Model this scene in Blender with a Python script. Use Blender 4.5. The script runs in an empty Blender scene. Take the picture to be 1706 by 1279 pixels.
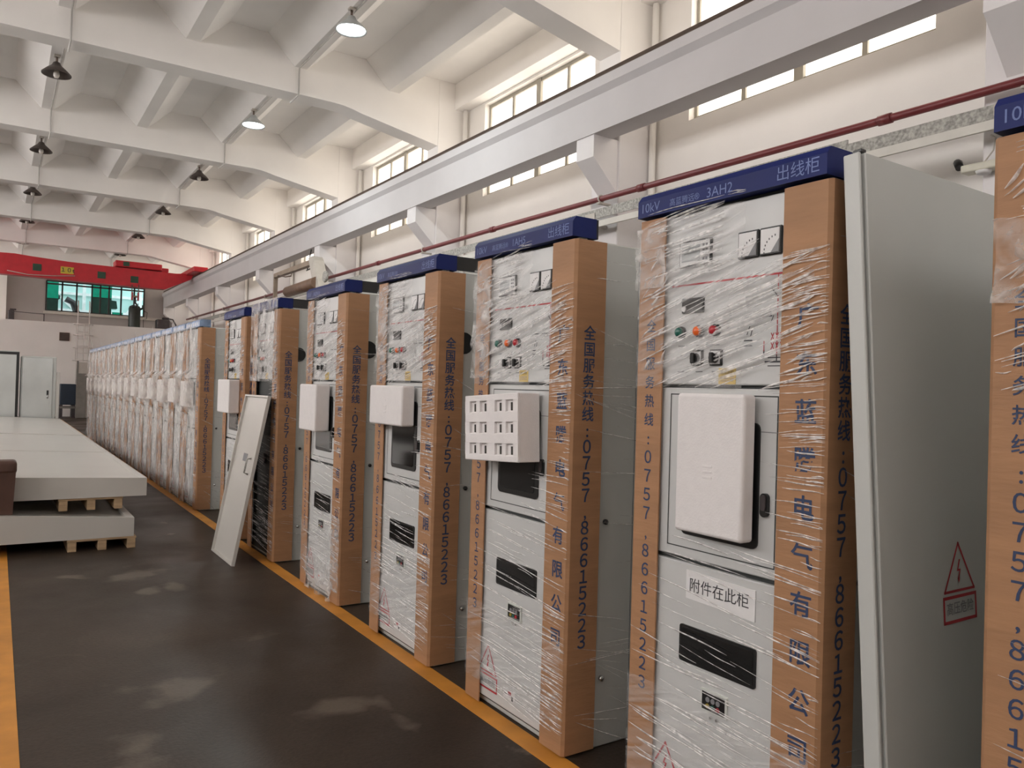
import bpy, bmesh, math, random
from mathutils import Vector, Matrix, noise

random.seed(7)
SC = bpy.context.scene
COL = SC.collection

# ------------------------------------------------------------------ camera, world, exposure
EYE = 1.54
cam_d = bpy.data.cameras.new('camera')
cam = bpy.data.objects.new('camera', cam_d)
COL.objects.link(cam)
RIGHT = Vector((0.8326, -0.5531, 0.0291))
DOWN = Vector((0.0290, -0.0090, -0.99954))
FWD = Vector((0.5531, 0.8331, 0.0086))
RIGHT.normalize()
FWD = (FWD - RIGHT * FWD.dot(RIGHT)).normalized()
UP = RIGHT.cross(FWD).normalized()
cam.matrix_world = Matrix(((RIGHT.x, UP.x, -FWD.x, 0), (RIGHT.y, UP.y, -FWD.y, 0), (RIGHT.z, UP.z, -FWD.z, EYE), (0, 0, 0, 1)))
cam_d.sensor_width = 36
cam_d.lens = 1294.17 / 1706 * 36
cam_d.clip_start = 0.05
cam_d.clip_end = 300
SC.camera = cam

world = bpy.data.worlds.new('world')
SC.world = world
world.use_nodes = True
bg = world.node_tree.nodes['Background']
bg.inputs[0].default_value = (0.86, 0.95, 1.0, 1)
bg.inputs[1].default_value = 1.0

SC.view_settings.view_transform = 'Standard'
SC.view_settings.look = 'None'
SC.view_settings.exposure = 1.25
SC.view_settings.gamma = 1.0
SC.view_settings.use_curve_mapping = False
SC.cycles.max_bounces = 10
SC.cycles.diffuse_bounces = 7
SC.cycles.glossy_bounces = 4
SC.cycles.transparent_max_bounces = 24
SC.cycles.caustics_reflective = False
SC.cycles.caustics_refractive = False

WIN_RIGHT = 1.7      # daylight through the frosted windows on the right
FILL_LEFT = 5.0       # added fill light: glow of the unseen windows on the left
FILL_BACK = 1.5       # added fill light: glow of unseen end windows behind the camera
BZ0, BZ1 = 4.9, 6.7
LAMP_W = 30.0
LZ0, LZ1 = 4.4, 6.68   # sill and head of the added left windows, set for the light

# ------------------------------------------------------------------ materials
MATS = {}


def nodes_of(name):
    m = bpy.data.materials.new(name)
    m.use_nodes = True
    nt = m.node_tree
    return m, nt, nt.nodes['Principled BSDF'], nt.nodes['Material Output']


def pm(name, col, rough=0.5, metal=0.0, var=0.12, scale=6.0, bump=0.0, bscale=40.0, stretch=None, spec=0.5, detail=4.0):
    """A painted or plain surface: base colour broken up by noise, optional bump."""
    m, nt, b, out = nodes_of(name)
    N, L = nt.nodes, nt.links
    tc = N.new('ShaderNodeTexCoord')
    mp = N.new('ShaderNodeMapping')
    if stretch:
        mp.inputs['Scale'].default_value = stretch
    L.new(tc.outputs['Object'], mp.inputs['Vector'])
    nz = N.new('ShaderNodeTexNoise')
    nz.inputs['Scale'].default_value = scale
    nz.inputs['Detail'].default_value = detail
    L.new(mp.outputs[0], nz.inputs['Vector'])
    cr = N.new('ShaderNodeValToRGB')
    cr.color_ramp.elements[0].position = 0.3
    cr.color_ramp.elements[1].position = 0.7
    cr.color_ramp.elements[0].color = tuple(c * (1 - var) for c in col) + (1,)
    cr.color_ramp.elements[1].color = tuple(min(1, c * (1 + var)) for c in col) + (1,)
    L.new(nz.outputs['Fac'], cr.inputs['Fac'])
    L.new(cr.outputs['Color'], b.inputs['Base Color'])
    b.inputs['Roughness'].default_value = rough
    b.inputs['Metallic'].default_value = metal
    b.inputs['Specular IOR Level'].default_value = spec
    if bump:
        n2 = N.new('ShaderNodeTexNoise')
        n2.inputs['Scale'].default_value = bscale
        n2.inputs['Detail'].default_value = 3
        L.new(mp.outputs[0], n2.inputs['Vector'])
        bp = N.new('ShaderNodeBump')
        bp.inputs['Strength'].default_value = bump
        bp.inputs['Distance'].default_value = 0.01
        L.new(n2.outputs['Fac'], bp.inputs['Height'])
        L.new(bp.outputs['Normal'], b.inputs['Normal'])
    MATS[name] = m
    return m


def em(name, col, strength):
    m, nt, b, out = nodes_of(name)
    N, L = nt.nodes, nt.links
    e = N.new('ShaderNodeEmission')
    tc = N.new('ShaderNodeTexCoord')
    nz = N.new('ShaderNodeTexNoise')
    nz.inputs['Scale'].default_value = 1.1
    L.new(tc.outputs['Object'], nz.inputs['Vector'])
    cr = N.new('ShaderNodeValToRGB')
    cr.color_ramp.elements[0].color = tuple(c * 0.95 for c in col) + (1,)
    cr.color_ramp.elements[1].color = tuple(col) + (1,)
    L.new(nz.outputs['Fac'], cr.inputs['Fac'])
    L.new(cr.outputs['Color'], e.inputs['Color'])
    e.inputs['Strength'].default_value = strength
    L.new(e.outputs[0], out.inputs['Surface'])
    nt.nodes.remove(b)
    MATS[name] = m
    return m


def film_mat(name, col, rough, lo, hi, scale, stretch, bump=0.5, rot=0.0):
    """Clear stretch film: mostly see-through, milky and glossy where it is bunched."""
    m, nt, b, out = nodes_of(name)
    N, L = nt.nodes, nt.links
    tc = N.new('ShaderNodeTexCoord')
    mp = N.new('ShaderNodeMapping')
    mp.inputs['Scale'].default_value = stretch
    if rot:
        m0 = N.new('ShaderNodeMapping')
        m0.inputs['Rotation'].default_value = (rot, 0, 0)
        L.new(tc.outputs['Object'], m0.inputs['Vector'])
        L.new(m0.outputs[0], mp.inputs['Vector'])
    else:
        L.new(tc.outputs['Object'], mp.inputs['Vector'])
    nz = N.new('ShaderNodeTexNoise')
    nz.inputs['Scale'].default_value = scale
    nz.inputs['Detail'].default_value = 5
    nz.inputs['Distortion'].default_value = 0.6
    L.new(mp.outputs[0], nz.inputs['Vector'])
    mr = N.new('ShaderNodeMapRange')
    mr.inputs['From Min'].default_value = 0.38
    mr.inputs['From Max'].default_value = 0.66
    mr.inputs['To Min'].default_value = lo
    mr.inputs['To Max'].default_value = hi
    L.new(nz.outputs['Fac'], mr.inputs['Value'])
    b.inputs['Base Color'].default_value = tuple(col) + (1,)
    b.inputs['Roughness'].default_value = rough
    bp = N.new('ShaderNodeBump')
    bp.inputs['Strength'].default_value = bump
    bp.inputs['Distance'].default_value = 0.02
    L.new(nz.outputs['Fac'], bp.inputs['Height'])
    L.new(bp.outputs['Normal'], b.inputs['Normal'])
    tr = N.new('ShaderNodeBsdfTransparent')
    mx = N.new('ShaderNodeMixShader')
    L.new(mr.outputs[0], mx.inputs['Fac'])
    L.new(tr.outputs[0], mx.inputs[1])
    L.new(b.outputs[0], mx.inputs[2])
    L.new(mx.outputs[0], out.inputs['Surface'])
    MATS[name] = m
    return m


def glass_mat(name, tint, gloss=0.12):
    m, nt, b, out = nodes_of(name)
    N, L = nt.nodes, nt.links
    b.inputs['Base Color'].default_value = (0.02, 0.02, 0.02, 1)
    b.inputs['Roughness'].default_value = 0.05
    tr = N.new('ShaderNodeBsdfTransparent')
    tr.inputs['Color'].default_value = tuple(tint) + (1,)
    mx = N.new('ShaderNodeMixShader')
    lw = N.new('ShaderNodeLayerWeight')
    lw.inputs['Blend'].default_value = 0.3
    ma = N.new('ShaderNodeMath')
    ma.operation = 'MULTIPLY_ADD'
    ma.inputs[1].default_value = 0.5
    ma.inputs[2].default_value = gloss
    L.new(lw.outputs['Fresnel'], ma.inputs[0])
    L.new(ma.outputs[0], mx.inputs['Fac'])
    L.new(tr.outputs[0], mx.inputs[1])
    L.new(b.outputs[0], mx.inputs[2])
    L.new(mx.outputs[0], out.inputs['Surface'])
    MATS[name] = m
    return m


def floor_mat():
    m, nt, b, out = nodes_of('floor_concrete')
    N, L = nt.nodes, nt.links
    tc = N.new('ShaderNodeTexCoord')

    def nz(scale, detail, dist=0.0):
        n = N.new('ShaderNodeTexNoise')
        n.inputs['Scale'].default_value = scale
        n.inputs['Detail'].default_value = detail
        n.inputs['Distortion'].default_value = dist
        L.new(tc.outputs['Object'], n.inputs['Vector'])
        return n

    def ramp(src, stops):
        r = N.new('ShaderNodeValToRGB')
        els = r.color_ramp.elements
        while len(els) < len(stops):
            els.new(0.5)
        for e_, (p, c) in zip(els, stops):
            e_.position = p
            e_.color = c + (1,)
        L.new(src, r.inputs['Fac'])
        return r

    big = ramp(nz(0.55, 5, 0.4).outputs['Fac'], [(0.32, (0.036, 0.026, 0.0195)), (0.55, (0.058, 0.042, 0.031)), (0.72, (0.092, 0.068, 0.050))])
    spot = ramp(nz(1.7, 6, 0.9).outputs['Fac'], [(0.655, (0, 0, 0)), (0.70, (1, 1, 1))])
    fine = ramp(nz(45, 3).outputs['Fac'], [(0.3, (0.72, 0.72, 0.72)), (0.62, (1.08, 1.08, 1.08))])
    mul = N.new('ShaderNodeMix')
    mul.data_type = 'RGBA'
    mul.blend_type = 'MULTIPLY'
    mul.inputs['Factor'].default_value = 0.7
    L.new(big.outputs['Color'], mul.inputs['A'])
    L.new(fine.outputs['Color'], mul.inputs['B'])
    mix = N.new('ShaderNodeMix')
    mix.data_type = 'RGBA'
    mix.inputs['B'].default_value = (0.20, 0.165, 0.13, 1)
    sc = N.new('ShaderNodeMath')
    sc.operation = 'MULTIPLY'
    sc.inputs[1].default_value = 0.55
    # reflected light painted into the floor colour as pale, ragged patches
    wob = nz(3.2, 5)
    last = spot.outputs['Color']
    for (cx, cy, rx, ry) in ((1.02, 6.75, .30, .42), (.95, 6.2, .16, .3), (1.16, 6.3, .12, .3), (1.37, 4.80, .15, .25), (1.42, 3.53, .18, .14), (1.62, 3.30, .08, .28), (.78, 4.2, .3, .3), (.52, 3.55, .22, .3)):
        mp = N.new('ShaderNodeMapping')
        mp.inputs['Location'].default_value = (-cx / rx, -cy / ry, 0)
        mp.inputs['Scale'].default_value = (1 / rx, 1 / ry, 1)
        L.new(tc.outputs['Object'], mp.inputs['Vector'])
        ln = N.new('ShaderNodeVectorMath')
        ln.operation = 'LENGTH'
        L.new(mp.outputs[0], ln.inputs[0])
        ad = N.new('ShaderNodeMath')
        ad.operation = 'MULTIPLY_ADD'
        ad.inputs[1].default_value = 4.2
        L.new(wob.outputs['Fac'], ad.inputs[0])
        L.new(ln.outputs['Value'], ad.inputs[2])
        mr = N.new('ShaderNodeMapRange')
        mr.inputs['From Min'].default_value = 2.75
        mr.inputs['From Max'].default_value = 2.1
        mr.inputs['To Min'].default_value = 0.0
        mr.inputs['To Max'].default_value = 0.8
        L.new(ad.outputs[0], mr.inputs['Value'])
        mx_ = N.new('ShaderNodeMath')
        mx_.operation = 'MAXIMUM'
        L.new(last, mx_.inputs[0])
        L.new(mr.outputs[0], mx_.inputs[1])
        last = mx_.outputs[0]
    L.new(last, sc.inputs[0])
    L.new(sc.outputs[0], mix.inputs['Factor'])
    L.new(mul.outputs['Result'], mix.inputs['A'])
    L.new(mix.outputs['Result'], b.inputs['Base Color'])
    rr = ramp(nz(0.9, 5, 0.3).outputs['Fac'], [(0.35, (0.36, 0.36, 0.36)), (0.65, (0.58, 0.58, 0.58))])
    L.new(rr.outputs['Color'], b.inputs['Roughness'])
    b.inputs['Specular IOR Level'].default_value = 0.22
    bp = N.new('ShaderNodeBump')
    bp.inputs['Strength'].default_value = 0.12
    bp.inputs['Distance'].default_value = 0.01
    L.new(nz(60, 3).outputs['Fac'], bp.inputs['Height'])
    L.new(bp.outputs['Normal'], b.inputs['Normal'])
    MATS['floor_concrete'] = m


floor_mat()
pm('white_plaster', (0.87, 0.845, 0.81), 0.75, var=0.03, scale=1.2, bump=0.08, bscale=30)
pm('roof_paint', (0.90, 0.875, 0.85), 0.8, var=0.04, scale=0.9, bump=0.1, bscale=22)
pm('beam_paint', (0.79, 0.765, 0.77), 0.7, var=0.03, scale=1.5, bump=0.08, bscale=25)
pm('runway_paint', (0.60, 0.578, 0.585), 0.7, var=0.03, scale=1.5, bump=0.08, bscale=25)
pm('grey_wall', (0.40, 0.365, 0.345), 0.8, var=0.05, scale=1.0)
pm('grey_paint', (0.565, 0.57, 0.565), 0.34, var=0.03, scale=3.0)
pm('grey_side', (0.52, 0.53, 0.51), 0.38, var=0.03, scale=2.0)
pm('panel_paint', (0.545, 0.525, 0.49), 0.3, var=0.03, scale=2.0)
pm('dark_gap', (0.03, 0.034, 0.033), 0.6)
pm('black_plastic', (0.012, 0.012, 0.012), 0.3)
pm('dark_inside', (0.045, 0.04, 0.037), 0.55)
pm('blue_paint', (0.004, 0.013, 0.11), 0.5, var=0.08, spec=0.25)
pm('blue_film', (0.22, 0.31, 0.48), 0.3, var=0.45, scale=7)
pm('header_ink', (0.12, 0.17, 0.40), 0.5)
pm('cardboard', (0.385, 0.205, 0.105), 0.6, var=0.10, scale=3.5, stretch=(1, 1, 6), bump=0.12, bscale=14, spec=0.4)
pm('cardboard_edge', (0.55, 0.36, 0.23), 0.7, var=0.1)
pm('blue_ink', (0.030, 0.050, 0.115), 0.6)
pm('foam', (0.77, 0.74, 0.735), 0.75, var=0.02, scale=30, bump=0.15, bscale=160)
pm('foam_wrapped', (0.72, 0.68, 0.66), 0.25, var=0.22, scale=14, bump=0.5, bscale=22, stretch=(1, 3, 1))
pm('foam_hole', (0.04, 0.035, 0.03), 0.8)
pm('red_print', (0.42, 0.02, 0.03), 0.5)
pm('black_print', (0.03, 0.03, 0.035), 0.5)
pm('grey_print', (0.22, 0.22, 0.23), 0.5)
pm('white_label', (0.74, 0.73, 0.73), 0.6, var=0.02)
pm('yellow_label', (0.62, 0.44, 0.10), 0.55)
pm('meter_white', (0.62, 0.62, 0.62), 0.35)
pm('meter_screen', (0.34, 0.35, 0.35), 0.25)
pm('orange_button', (0.75, 0.13, 0.02), 0.3)
pm('red_button', (0.40, 0.02, 0.03), 0.3)
pm('green_button', (0.02, 0.12, 0.09), 0.3)
pm('yellow_lamp', (0.35, 0.26, 0.03), 0.3)
pm('dark_glass', (0.010, 0.010, 0.010), 0.08, var=0.0)
pm('white_frame', (0.62, 0.64, 0.60), 0.4)
pm('chrome', (0.7, 0.7, 0.7), 0.2, metal=1.0, var=0.02)
pm('galvanised', (0.33, 0.32, 0.295), 0.55, metal=0.3, var=0.35, scale=38, detail=1.0)
pm('tray_cover', (0.62, 0.60, 0.55), 0.55, metal=0.1, var=0.05)
pm('red_pipe', (0.17, 0.028, 0.032), 0.4, var=0.1)
pm('tan_metal', (0.30, 0.235, 0.18), 0.5, var=0.15)
pm('brown_metal', (0.17, 0.10, 0.065), 0.5, var=0.15)
pm('pale_metal', (0.52, 0.48, 0.43), 0.5, var=0.08)
pm('window_frame', (0.36, 0.335, 0.28), 0.55, var=0.06)
pm('dark_frame', (0.035, 0.03, 0.028), 0.5)
pm('rail_steel', (0.16, 0.12, 0.10), 0.5, metal=0.5)
pm('crane_red', (0.56, 0.018, 0.03), 0.4, var=0.08)
pm('crane_green', (0.03, 0.075, 0.045), 0.6)
pm('crane_yellow', (0.62, 0.48, 0.05), 0.5)
pm('tank_dark', (0.020, 0.026, 0.020), 0.4, var=0.2)
pm('machine_dark', (0.05, 0.04, 0.042), 0.5, var=0.2)
pm('lamp_dark', (0.10, 0.08, 0.072), 0.4, metal=0.3)
pm('lamp_pale', (0.55, 0.58, 0.58), 0.35, metal=0.2)
pm('bulb_off', (0.62, 0.58, 0.53), 0.25)
pm('conduit', (0.56, 0.54, 0.52), 0.6)
pm('cable_black', (0.02, 0.02, 0.02), 0.5)
pm('yellow_paint', (0.56, 0.235, 0.035), 0.5, var=0.16, scale=5, bump=0.05)
pm('pallet_wood', (0.42, 0.29, 0.17), 0.7, var=0.2, scale=5, stretch=(1, 8, 8))
pm('brown_box', (0.085, 0.040, 0.028), 0.5, var=0.25, scale=6)
pm('navy_paint', (0.012, 0.024, 0.045), 0.4)
pm('board_grey', (0.20, 0.185, 0.165), 0.6)
pm('brushed_steel', (0.55, 0.57, 0.56), 0.33, metal=0.75, var=0.12, scale=1.2)
pm('beige_enamel', (0.62, 0.60, 0.50), 0.4)
pm('ladder_paint', (0.66, 0.62, 0.59), 0.5)
pm('pale_facade', (0.55, 0.80, 0.76), 0.7, var=0.06, scale=0.6)
pm('white_facade', (0.86, 0.88, 0.87), 0.6)
pm('green_sheet', (0.0, 0.42, 0.26), 0.5, var=0.15)
pm('dark_green', (0.015, 0.05, 0.035), 0.6, var=0.3)
em('frosted_right', (1.0, 0.905, 0.78), WIN_RIGHT)
em('fill_glow_back', (1.0, 0.96, 0.93), FILL_BACK)
em('fill_glow_left', (1.0, 0.96, 0.945), FILL_LEFT)
em('bulb_on', (0.93, 1.0, 1.0), 9.0)
film_mat('film_crease', (0.86, 0.84, 0.83), 0.16, 0.30, 0.85, 30, (1, 1, 1), 0.3)
film_mat('film_sheet', (0.78, 0.745, 0.72), 0.18, 0.02, 0.64, 3.6, (1, 3.0, 0.8), 0.8)
film_mat('film_clear', (0.80, 0.78, 0.76), 0.15, 0.05, 0.55, 7.0, (1, 1.6, 1.6), 0.9)
film_mat('film_streak', (0.86, 0.84, 0.83), 0.14, 0.0, 0.27, 5.0, (1, 0.9, 7.0), 0.6, rot=0.30)
glass_mat('thin_glass', (0.92, 0.97, 0.96), 0.03)
glass_mat('cabinet_glass', (0.62, 0.68, 0.66), 0.25)

# ------------------------------------------------------------------ mesh helpers


class MB:
    """Collects shapes with materials and links them as one mesh object."""

    def __init__(self):
        self.bm = bmesh.new()
        self.mats = []

    def mi(self, name):
        if name not in self.mats:
            self.mats.append(name)
        return self.mats.index(name)

    def _paint(self, faces, mat, smooth=False):
        i = self.mi(mat)
        for f in faces:
            f.material_index = i
            f.smooth = smooth

    def box(self, x0, x1, y0, y1, z0, z1, mat, bev=0.0, seg=1):
        r = bmesh.ops.create_cube(self.bm, size=1.0)
        vs = r['verts']
        for v in vs:
            v.co = Vector((x0 + (v.co.x + .5) * (x1 - x0), y0 + (v.co.y + .5) * (y1 - y0), z0 + (v.co.z + .5) * (z1 - z0)))
        fs = list({f for v in vs for f in v.link_faces})
        self._paint(fs, mat)
        if bev > 0:
            es = list({e for v in vs for e in v.link_edges})
            rr = bmesh.ops.bevel(self.bm, geom=es, offset=bev, segments=seg, affect='EDGES', profile=0.5)
            self._paint(rr['faces'], mat, seg > 1)
            if seg > 1:
                return
        return vs

    def prism(self, pts, axis, a0, a1, mat, smooth=False):
        """pts: outline in the two other axes (cyclic order x,y,z without axis)."""
        def mk(p, a):
            if axis == 'x':
                return Vector((a, p[0], p[1]))
            if axis == 'y':
                return Vector((p[0], a, p[1]))
            return Vector((p[0], p[1], a))
        A = [self.bm.verts.new(mk(p, a0)) for p in pts]
        B = [self.bm.verts.new(mk(p, a1)) for p in pts]
        n = len(pts)
        fs = [self.bm.faces.new((A[i], A[(i + 1) % n], B[(i + 1) % n], B[i])) for i in range(n)]
        self._paint(fs, mat, smooth)
        caps = [self.bm.faces.new(A[::-1]), self.bm.faces.new(B)]
        self._paint(caps, mat)
        bmesh.ops.recalc_face_normals(self.bm, faces=fs + caps)
        return A, B

    def hexa(self, p, mat):
        """Eight corners: bottom ring 0-3, top ring 4-7."""
        v = [self.bm.verts.new(Vector(q)) for q in p]
        fs = [self.bm.faces.new([v[i] for i in q]) for q in ((3, 2, 1, 0), (4, 5, 6, 7), (0, 1, 5, 4), (1, 2, 6, 5), (2, 3, 7, 6), (3, 0, 4, 7))]
        self._paint(fs, mat)
        bmesh.ops.recalc_face_normals(self.bm, faces=fs)

    def tube(self, path, r, mat, n=8, closed=False, radii=None):
        P = [Vector(p) for p in path]
        rings = []
        m = len(P)
        prev = None
        for i in range(m):
            if closed:
                t = P[(i + 1) % m] - P[i - 1]
            else:
                t = P[min(i + 1, m - 1)] - P[max(i - 1, 0)]
            t.normalize()
            ref = Vector((0, 0, 1)) if abs(t.z) < 0.95 else Vector((1, 0, 0))
            if prev is not None and abs(prev.dot(t)) < 0.98:
                ref = prev
            u = t.cross(ref).normalized()
            w = u.cross(t).normalized()
            prev = w
            rr = radii[i] if radii else r
            rings.append([self.bm.verts.new(P[i] + (u * math.cos(2 * math.pi * k / n) + w * math.sin(2 * math.pi * k / n)) * rr) for k in range(n)])
        fs = []
        for i in range(m if closed else m - 1):
            a, b = rings[i], rings[(i + 1) % m]
            for k in range(n):
                fs.append(self.bm.faces.new((a[k], a[(k + 1) % n], b[(k + 1) % n], b[k])))
        self._paint(fs, mat, True)
        if not closed:
            caps = [self.bm.faces.new(rings[0][::-1]), self.bm.faces.new(rings[-1])]
            self._paint(caps, mat)
            fs += caps
        bmesh.ops.recalc_face_normals(self.bm, faces=fs)

    def lathe(self, prof, cx, cy, mat, n=24, axis='z', base=0.0):
        """prof: list of (radius, height along axis)."""
        rings = []
        for r, h in prof:
            ring = []
            for k in range(n):
                a = 2 * math.pi * k / n
                c, s = math.cos(a) * r, math.sin(a) * r
                if axis == 'z':
                    q = (cx + c, cy + s, base + h)
                elif axis == 'x':
                    q = (base + h, cx + c, cy + s)
                else:
                    q = (cx + c, base + h, cy + s)
                ring.append(self.bm.verts.new(q))
            rings.append(ring)
        fs = []
        for a, b in zip(rings, rings[1:]):
            for k in range(n):
                fs.append(self.bm.faces.new((a[k], a[(k + 1) % n], b[(k + 1) % n], b[k])))
        self._paint(fs, mat, True)
        caps = []
        if prof[0][0] > 1e-4:
            caps.append(self.bm.faces.new(rings[0][::-1]))
        if prof[-1][0] > 1e-4:
            caps.append(self.bm.faces.new(rings[-1]))
        self._paint(caps, mat)
        bmesh.ops.recalc_face_normals(self.bm, faces=fs + caps)

    def quad(self, p, mat, smooth=False):
        f = self.bm.faces.new([self.bm.verts.new(Vector(q)) for q in p])
        self._paint([f], mat, smooth)

    def text(self, body, size, M, mat, offset=0.0, sx=1.0):
        V, F = glyphs(body, offset)
        vs = [self.bm.verts.new(M @ Vector((p[0] * size * sx, p[1] * size, 0))) for p in V]
        fs = []
        for f in F:
            try:
                fs.append(self.bm.faces.new([vs[i] for i in f]))
            except ValueError:
                pass
        self._paint(fs, mat)

    def mesh(self, name):
        me = bpy.data.meshes.new(name)
        self.bm.to_mesh(me)
        self.bm.free()
        for n in self.mats:
            me.materials.append(MATS[n])
        return me

    def build(self, name, parent=None, loc=None):
        return put(name, self.mesh(name), parent, loc)


def put(name, me, parent=None, loc=None):
    o = bpy.data.objects.new(name, me)
    COL.objects.link(o)
    if parent:
        o.parent = parent
    if loc:
        o.location = loc
    return o


GL = {}


def glyphs(body, offset):
    key = (body, offset)
    if key not in GL:
        cu = bpy.data.curves.new('t', 'FONT')
        cu.body = body
        cu.align_x = 'CENTER'
        cu.align_y = 'CENTER'
        cu.resolution_u = 3
        cu.offset = offset
        o = bpy.data.objects.new('t', cu)
        COL.objects.link(o)
        dg = bpy.context.evaluated_depsgraph_get()
        me = bpy.data.meshes.new_from_object(o.evaluated_get(dg))
        GL[key] = ([tuple(v.co) for v in me.vertices], [tuple(p.vertices) for p in me.polygons])
        bpy.data.objects.remove(o)
        bpy.data.curves.remove(cu)
        bpy.data.meshes.remove(me)
    return GL[key]


def front_m(x, y, z):
    """Text facing -X (towards the aisle): reads along -Y, upright."""
    return Matrix(((0, 0, -1, x), (-1, 0, 0, y), (0, 1, 0, z), (0, 0, 0, 1)))


def side_m(x, y, z):
    """Text facing -Y: reads along +X."""
    return Matrix(((1, 0, 0, x), (0, 0, -1, y), (0, 1, 0, z), (0, 0, 0, 1)))


def tag(o, label, cat, group=None):
    o['label'] = label
    o['category'] = cat
    if group:
        o['group'] = group
    return o


def thing(name, loc, label, cat, group=None, rz=0.0):
    o = bpy.data.objects.new(name, None)
    o.empty_display_size = 0.1
    COL.objects.link(o)
    o.location = loc
    o.rotation_euler.z = rz
    return tag(o, label, cat, group)


def struct(o):
    o['kind'] = 'structure'
    return o


def copy_tree(src, loc, label=None):
    r = src.copy()
    COL.objects.link(r)
    r.location = loc
    if label:
        r['label'] = label
    for ch in list(src.children):
        c = ch.copy()
        COL.objects.link(c)
        c.parent = r
        for g in list(ch.children):
            d = g.copy()
            COL.objects.link(d)
            d.parent = c
    return r


# ------------------------------------------------------------------ the hall
Y0, Y1 = -3.5, 38.2          # inside faces of the end walls
XL, XR = -7.6, 7.2           # inside faces of the long walls
ROOF = 7.2
BAYS = list(range(-2, 7))    # column lines, 5 m apart
CY = lambda k: 7.86 + 5 * k  # centre of column line k

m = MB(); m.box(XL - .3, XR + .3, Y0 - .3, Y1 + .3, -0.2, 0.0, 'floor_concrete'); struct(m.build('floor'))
m = MB(); m.box(XL - .3, XR + .3, Y0 - .3, Y1 + .3, ROOF, ROOF + .2, 'roof_paint'); struct(m.build('ceiling'))

WZ0, WZ1, WHW = 5.02, 6.68, 1.55
WCY = lambda k: 5.43 + 5 * k  # window centres
WK = list(range(-1, 7))


def long_wall(name, x0, x1, WZ0=WZ0, WZ1=WZ1):
    m = MB()
    m.box(x0, x1, Y0 - .3, Y1 + .3, 0, WZ0, 'white_plaster')
    m.box(x0, x1, Y0 - .3, Y1 + .3, WZ1, ROOF, 'white_plaster')
    y = Y0 - .3
    for k in WK:
        a, b = WCY(k) - WHW, WCY(k) + WHW
        m.box(x0, x1, y, a, WZ0, WZ1, 'white_plaster')
        y = b
    m.box(x0, x1, y, Y1 + .3, WZ0, WZ1, 'white_plaster')
    return struct(m.build(name))


long_wall('wall_right', XR, XR + .3)
long_wall('wall_left', XL - .3, XL, LZ0, LZ1)
BWX = [(-6.6, -2.6), (-2.2, 1.8), (2.2, 6.0)]
m = MB()
m.box(XL, XR, Y0 - .3, Y0, 0, BZ0, 'white_plaster')
m.box(XL, XR, Y0 - .3, Y0, BZ1, ROOF, 'white_plaster')
for a, b in ((XL, -6.6), (-2.6, -2.2), (1.8, 2.2), (6.0, XR)):
    m.box(a, b, Y0 - .3, Y0, BZ0, BZ1, 'white_plaster')
struct(m.build('wall_back'))

# windows in the long walls: a frame of two big casements of two panes, and frosted panes behind
def long_window(n, k, x, glow, WZ0=WZ0, WZ1=WZ1):
    fr = MB()
    a, b = WCY(k) - WHW, WCY(k) + WHW
    t = 0.045
    for y in (a + t / 2, b - t / 2):
        fr.box(x - .03, x + .03, y - t / 2, y + t / 2, WZ0, WZ1, 'window_frame')
    c = (a + b) / 2
    fr.box(x - .05, x + .03, c - .06, c + .06, WZ0, WZ1, 'window_frame')
    for y in ((a + c) / 2, (b + c) / 2):
        fr.box(x - .03, x + .03, y - .03, y + .03, WZ0, WZ1, 'window_frame')
    for z, h in ((WZ0 + .03, .03), (WZ1 - .03, .03), (WZ0 + .67 * (WZ1 - WZ0), .045), (WZ0 + .29 * (WZ1 - WZ0), .03)):
        fr.box(x - .035, x + .03, a, b, z - h, z + h, 'window_frame')
    o = struct(fr.build('window_%d' % n))
    g = MB(); g.box(x + .0, x + .012, a, b, WZ0, WZ1, glow)
    gl = g.build('glazing', o)
    return o


n = 0
for k in WK:
    n += 1
    long_window(n, k, XR + .13, 'frosted_right')
for k in WK:
    n += 1
    long_window(n, k, XL - .13, 'fill_glow_left', LZ0, LZ1)  # unseen glowing windows, added to fill the hall from the left

for a, b in BWX:  # unseen end windows, added to brighten the faces turned to the camera
    n += 1
    m = MB()
    for x in (a + .03, (2 * a + b) / 3, (a + 2 * b) / 3, b - .03):
        m.box(x - .03, x + .03, Y0 - .16, Y0 - .1, BZ0, BZ1, 'window_frame')
    for z in (BZ0 + .03, (BZ0 + BZ1) / 2, BZ1 - .03):
        m.box(a, b, Y0 - .16, Y0 - .1, z - .03, z + .03, 'window_frame')
    o = struct(m.build('window_%d' % n))
    m = MB(); m.box(a, b, Y0 - .145, Y0 - .13, BZ0, BZ1, 'fill_glow_back'); m.build('glazing', o)

# roof beams on columns, purlins between them
HX0, HX1 = 4.85, 6.66
arc = [(4.62, 6.325), (4.80, 6.315), (4.95, 6.29), (5.12, 6.25)]
for k in BAYS:
    y = CY(k)
    m = MB()
    bot = [(-7.6, 5.98), (-5.55, 6.25), (-5.3, 6.315), (-5.05, 6.325)] + arc + [(6.66, 5.98), (6.9, 5.98)]
    m.prism(bot + [(6.9, ROOF - .001), (-7.6, ROOF - .001)], 'y', y - .2, y + .2, 'roof_paint')
    struct(m.build('roof_beam'))
    m = MB()
    m.box(6.62, XR - .001, y - .21, y + .21, 5.3, ROOF - .002, 'roof_paint')
    m.box(6.6, XR - .001, y - .26, y + .29, 0, 5.3, 'beam_paint', bev=.01)
    # corbel that carries the crane beam
    m.prism([(6.2, 4.81), (6.2, 4.53), (6.601, 4.13), (6.601, 4.81)], 'y', y - .23, y + .12, 'beam_paint')
    struct(m.build('column'))
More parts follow.
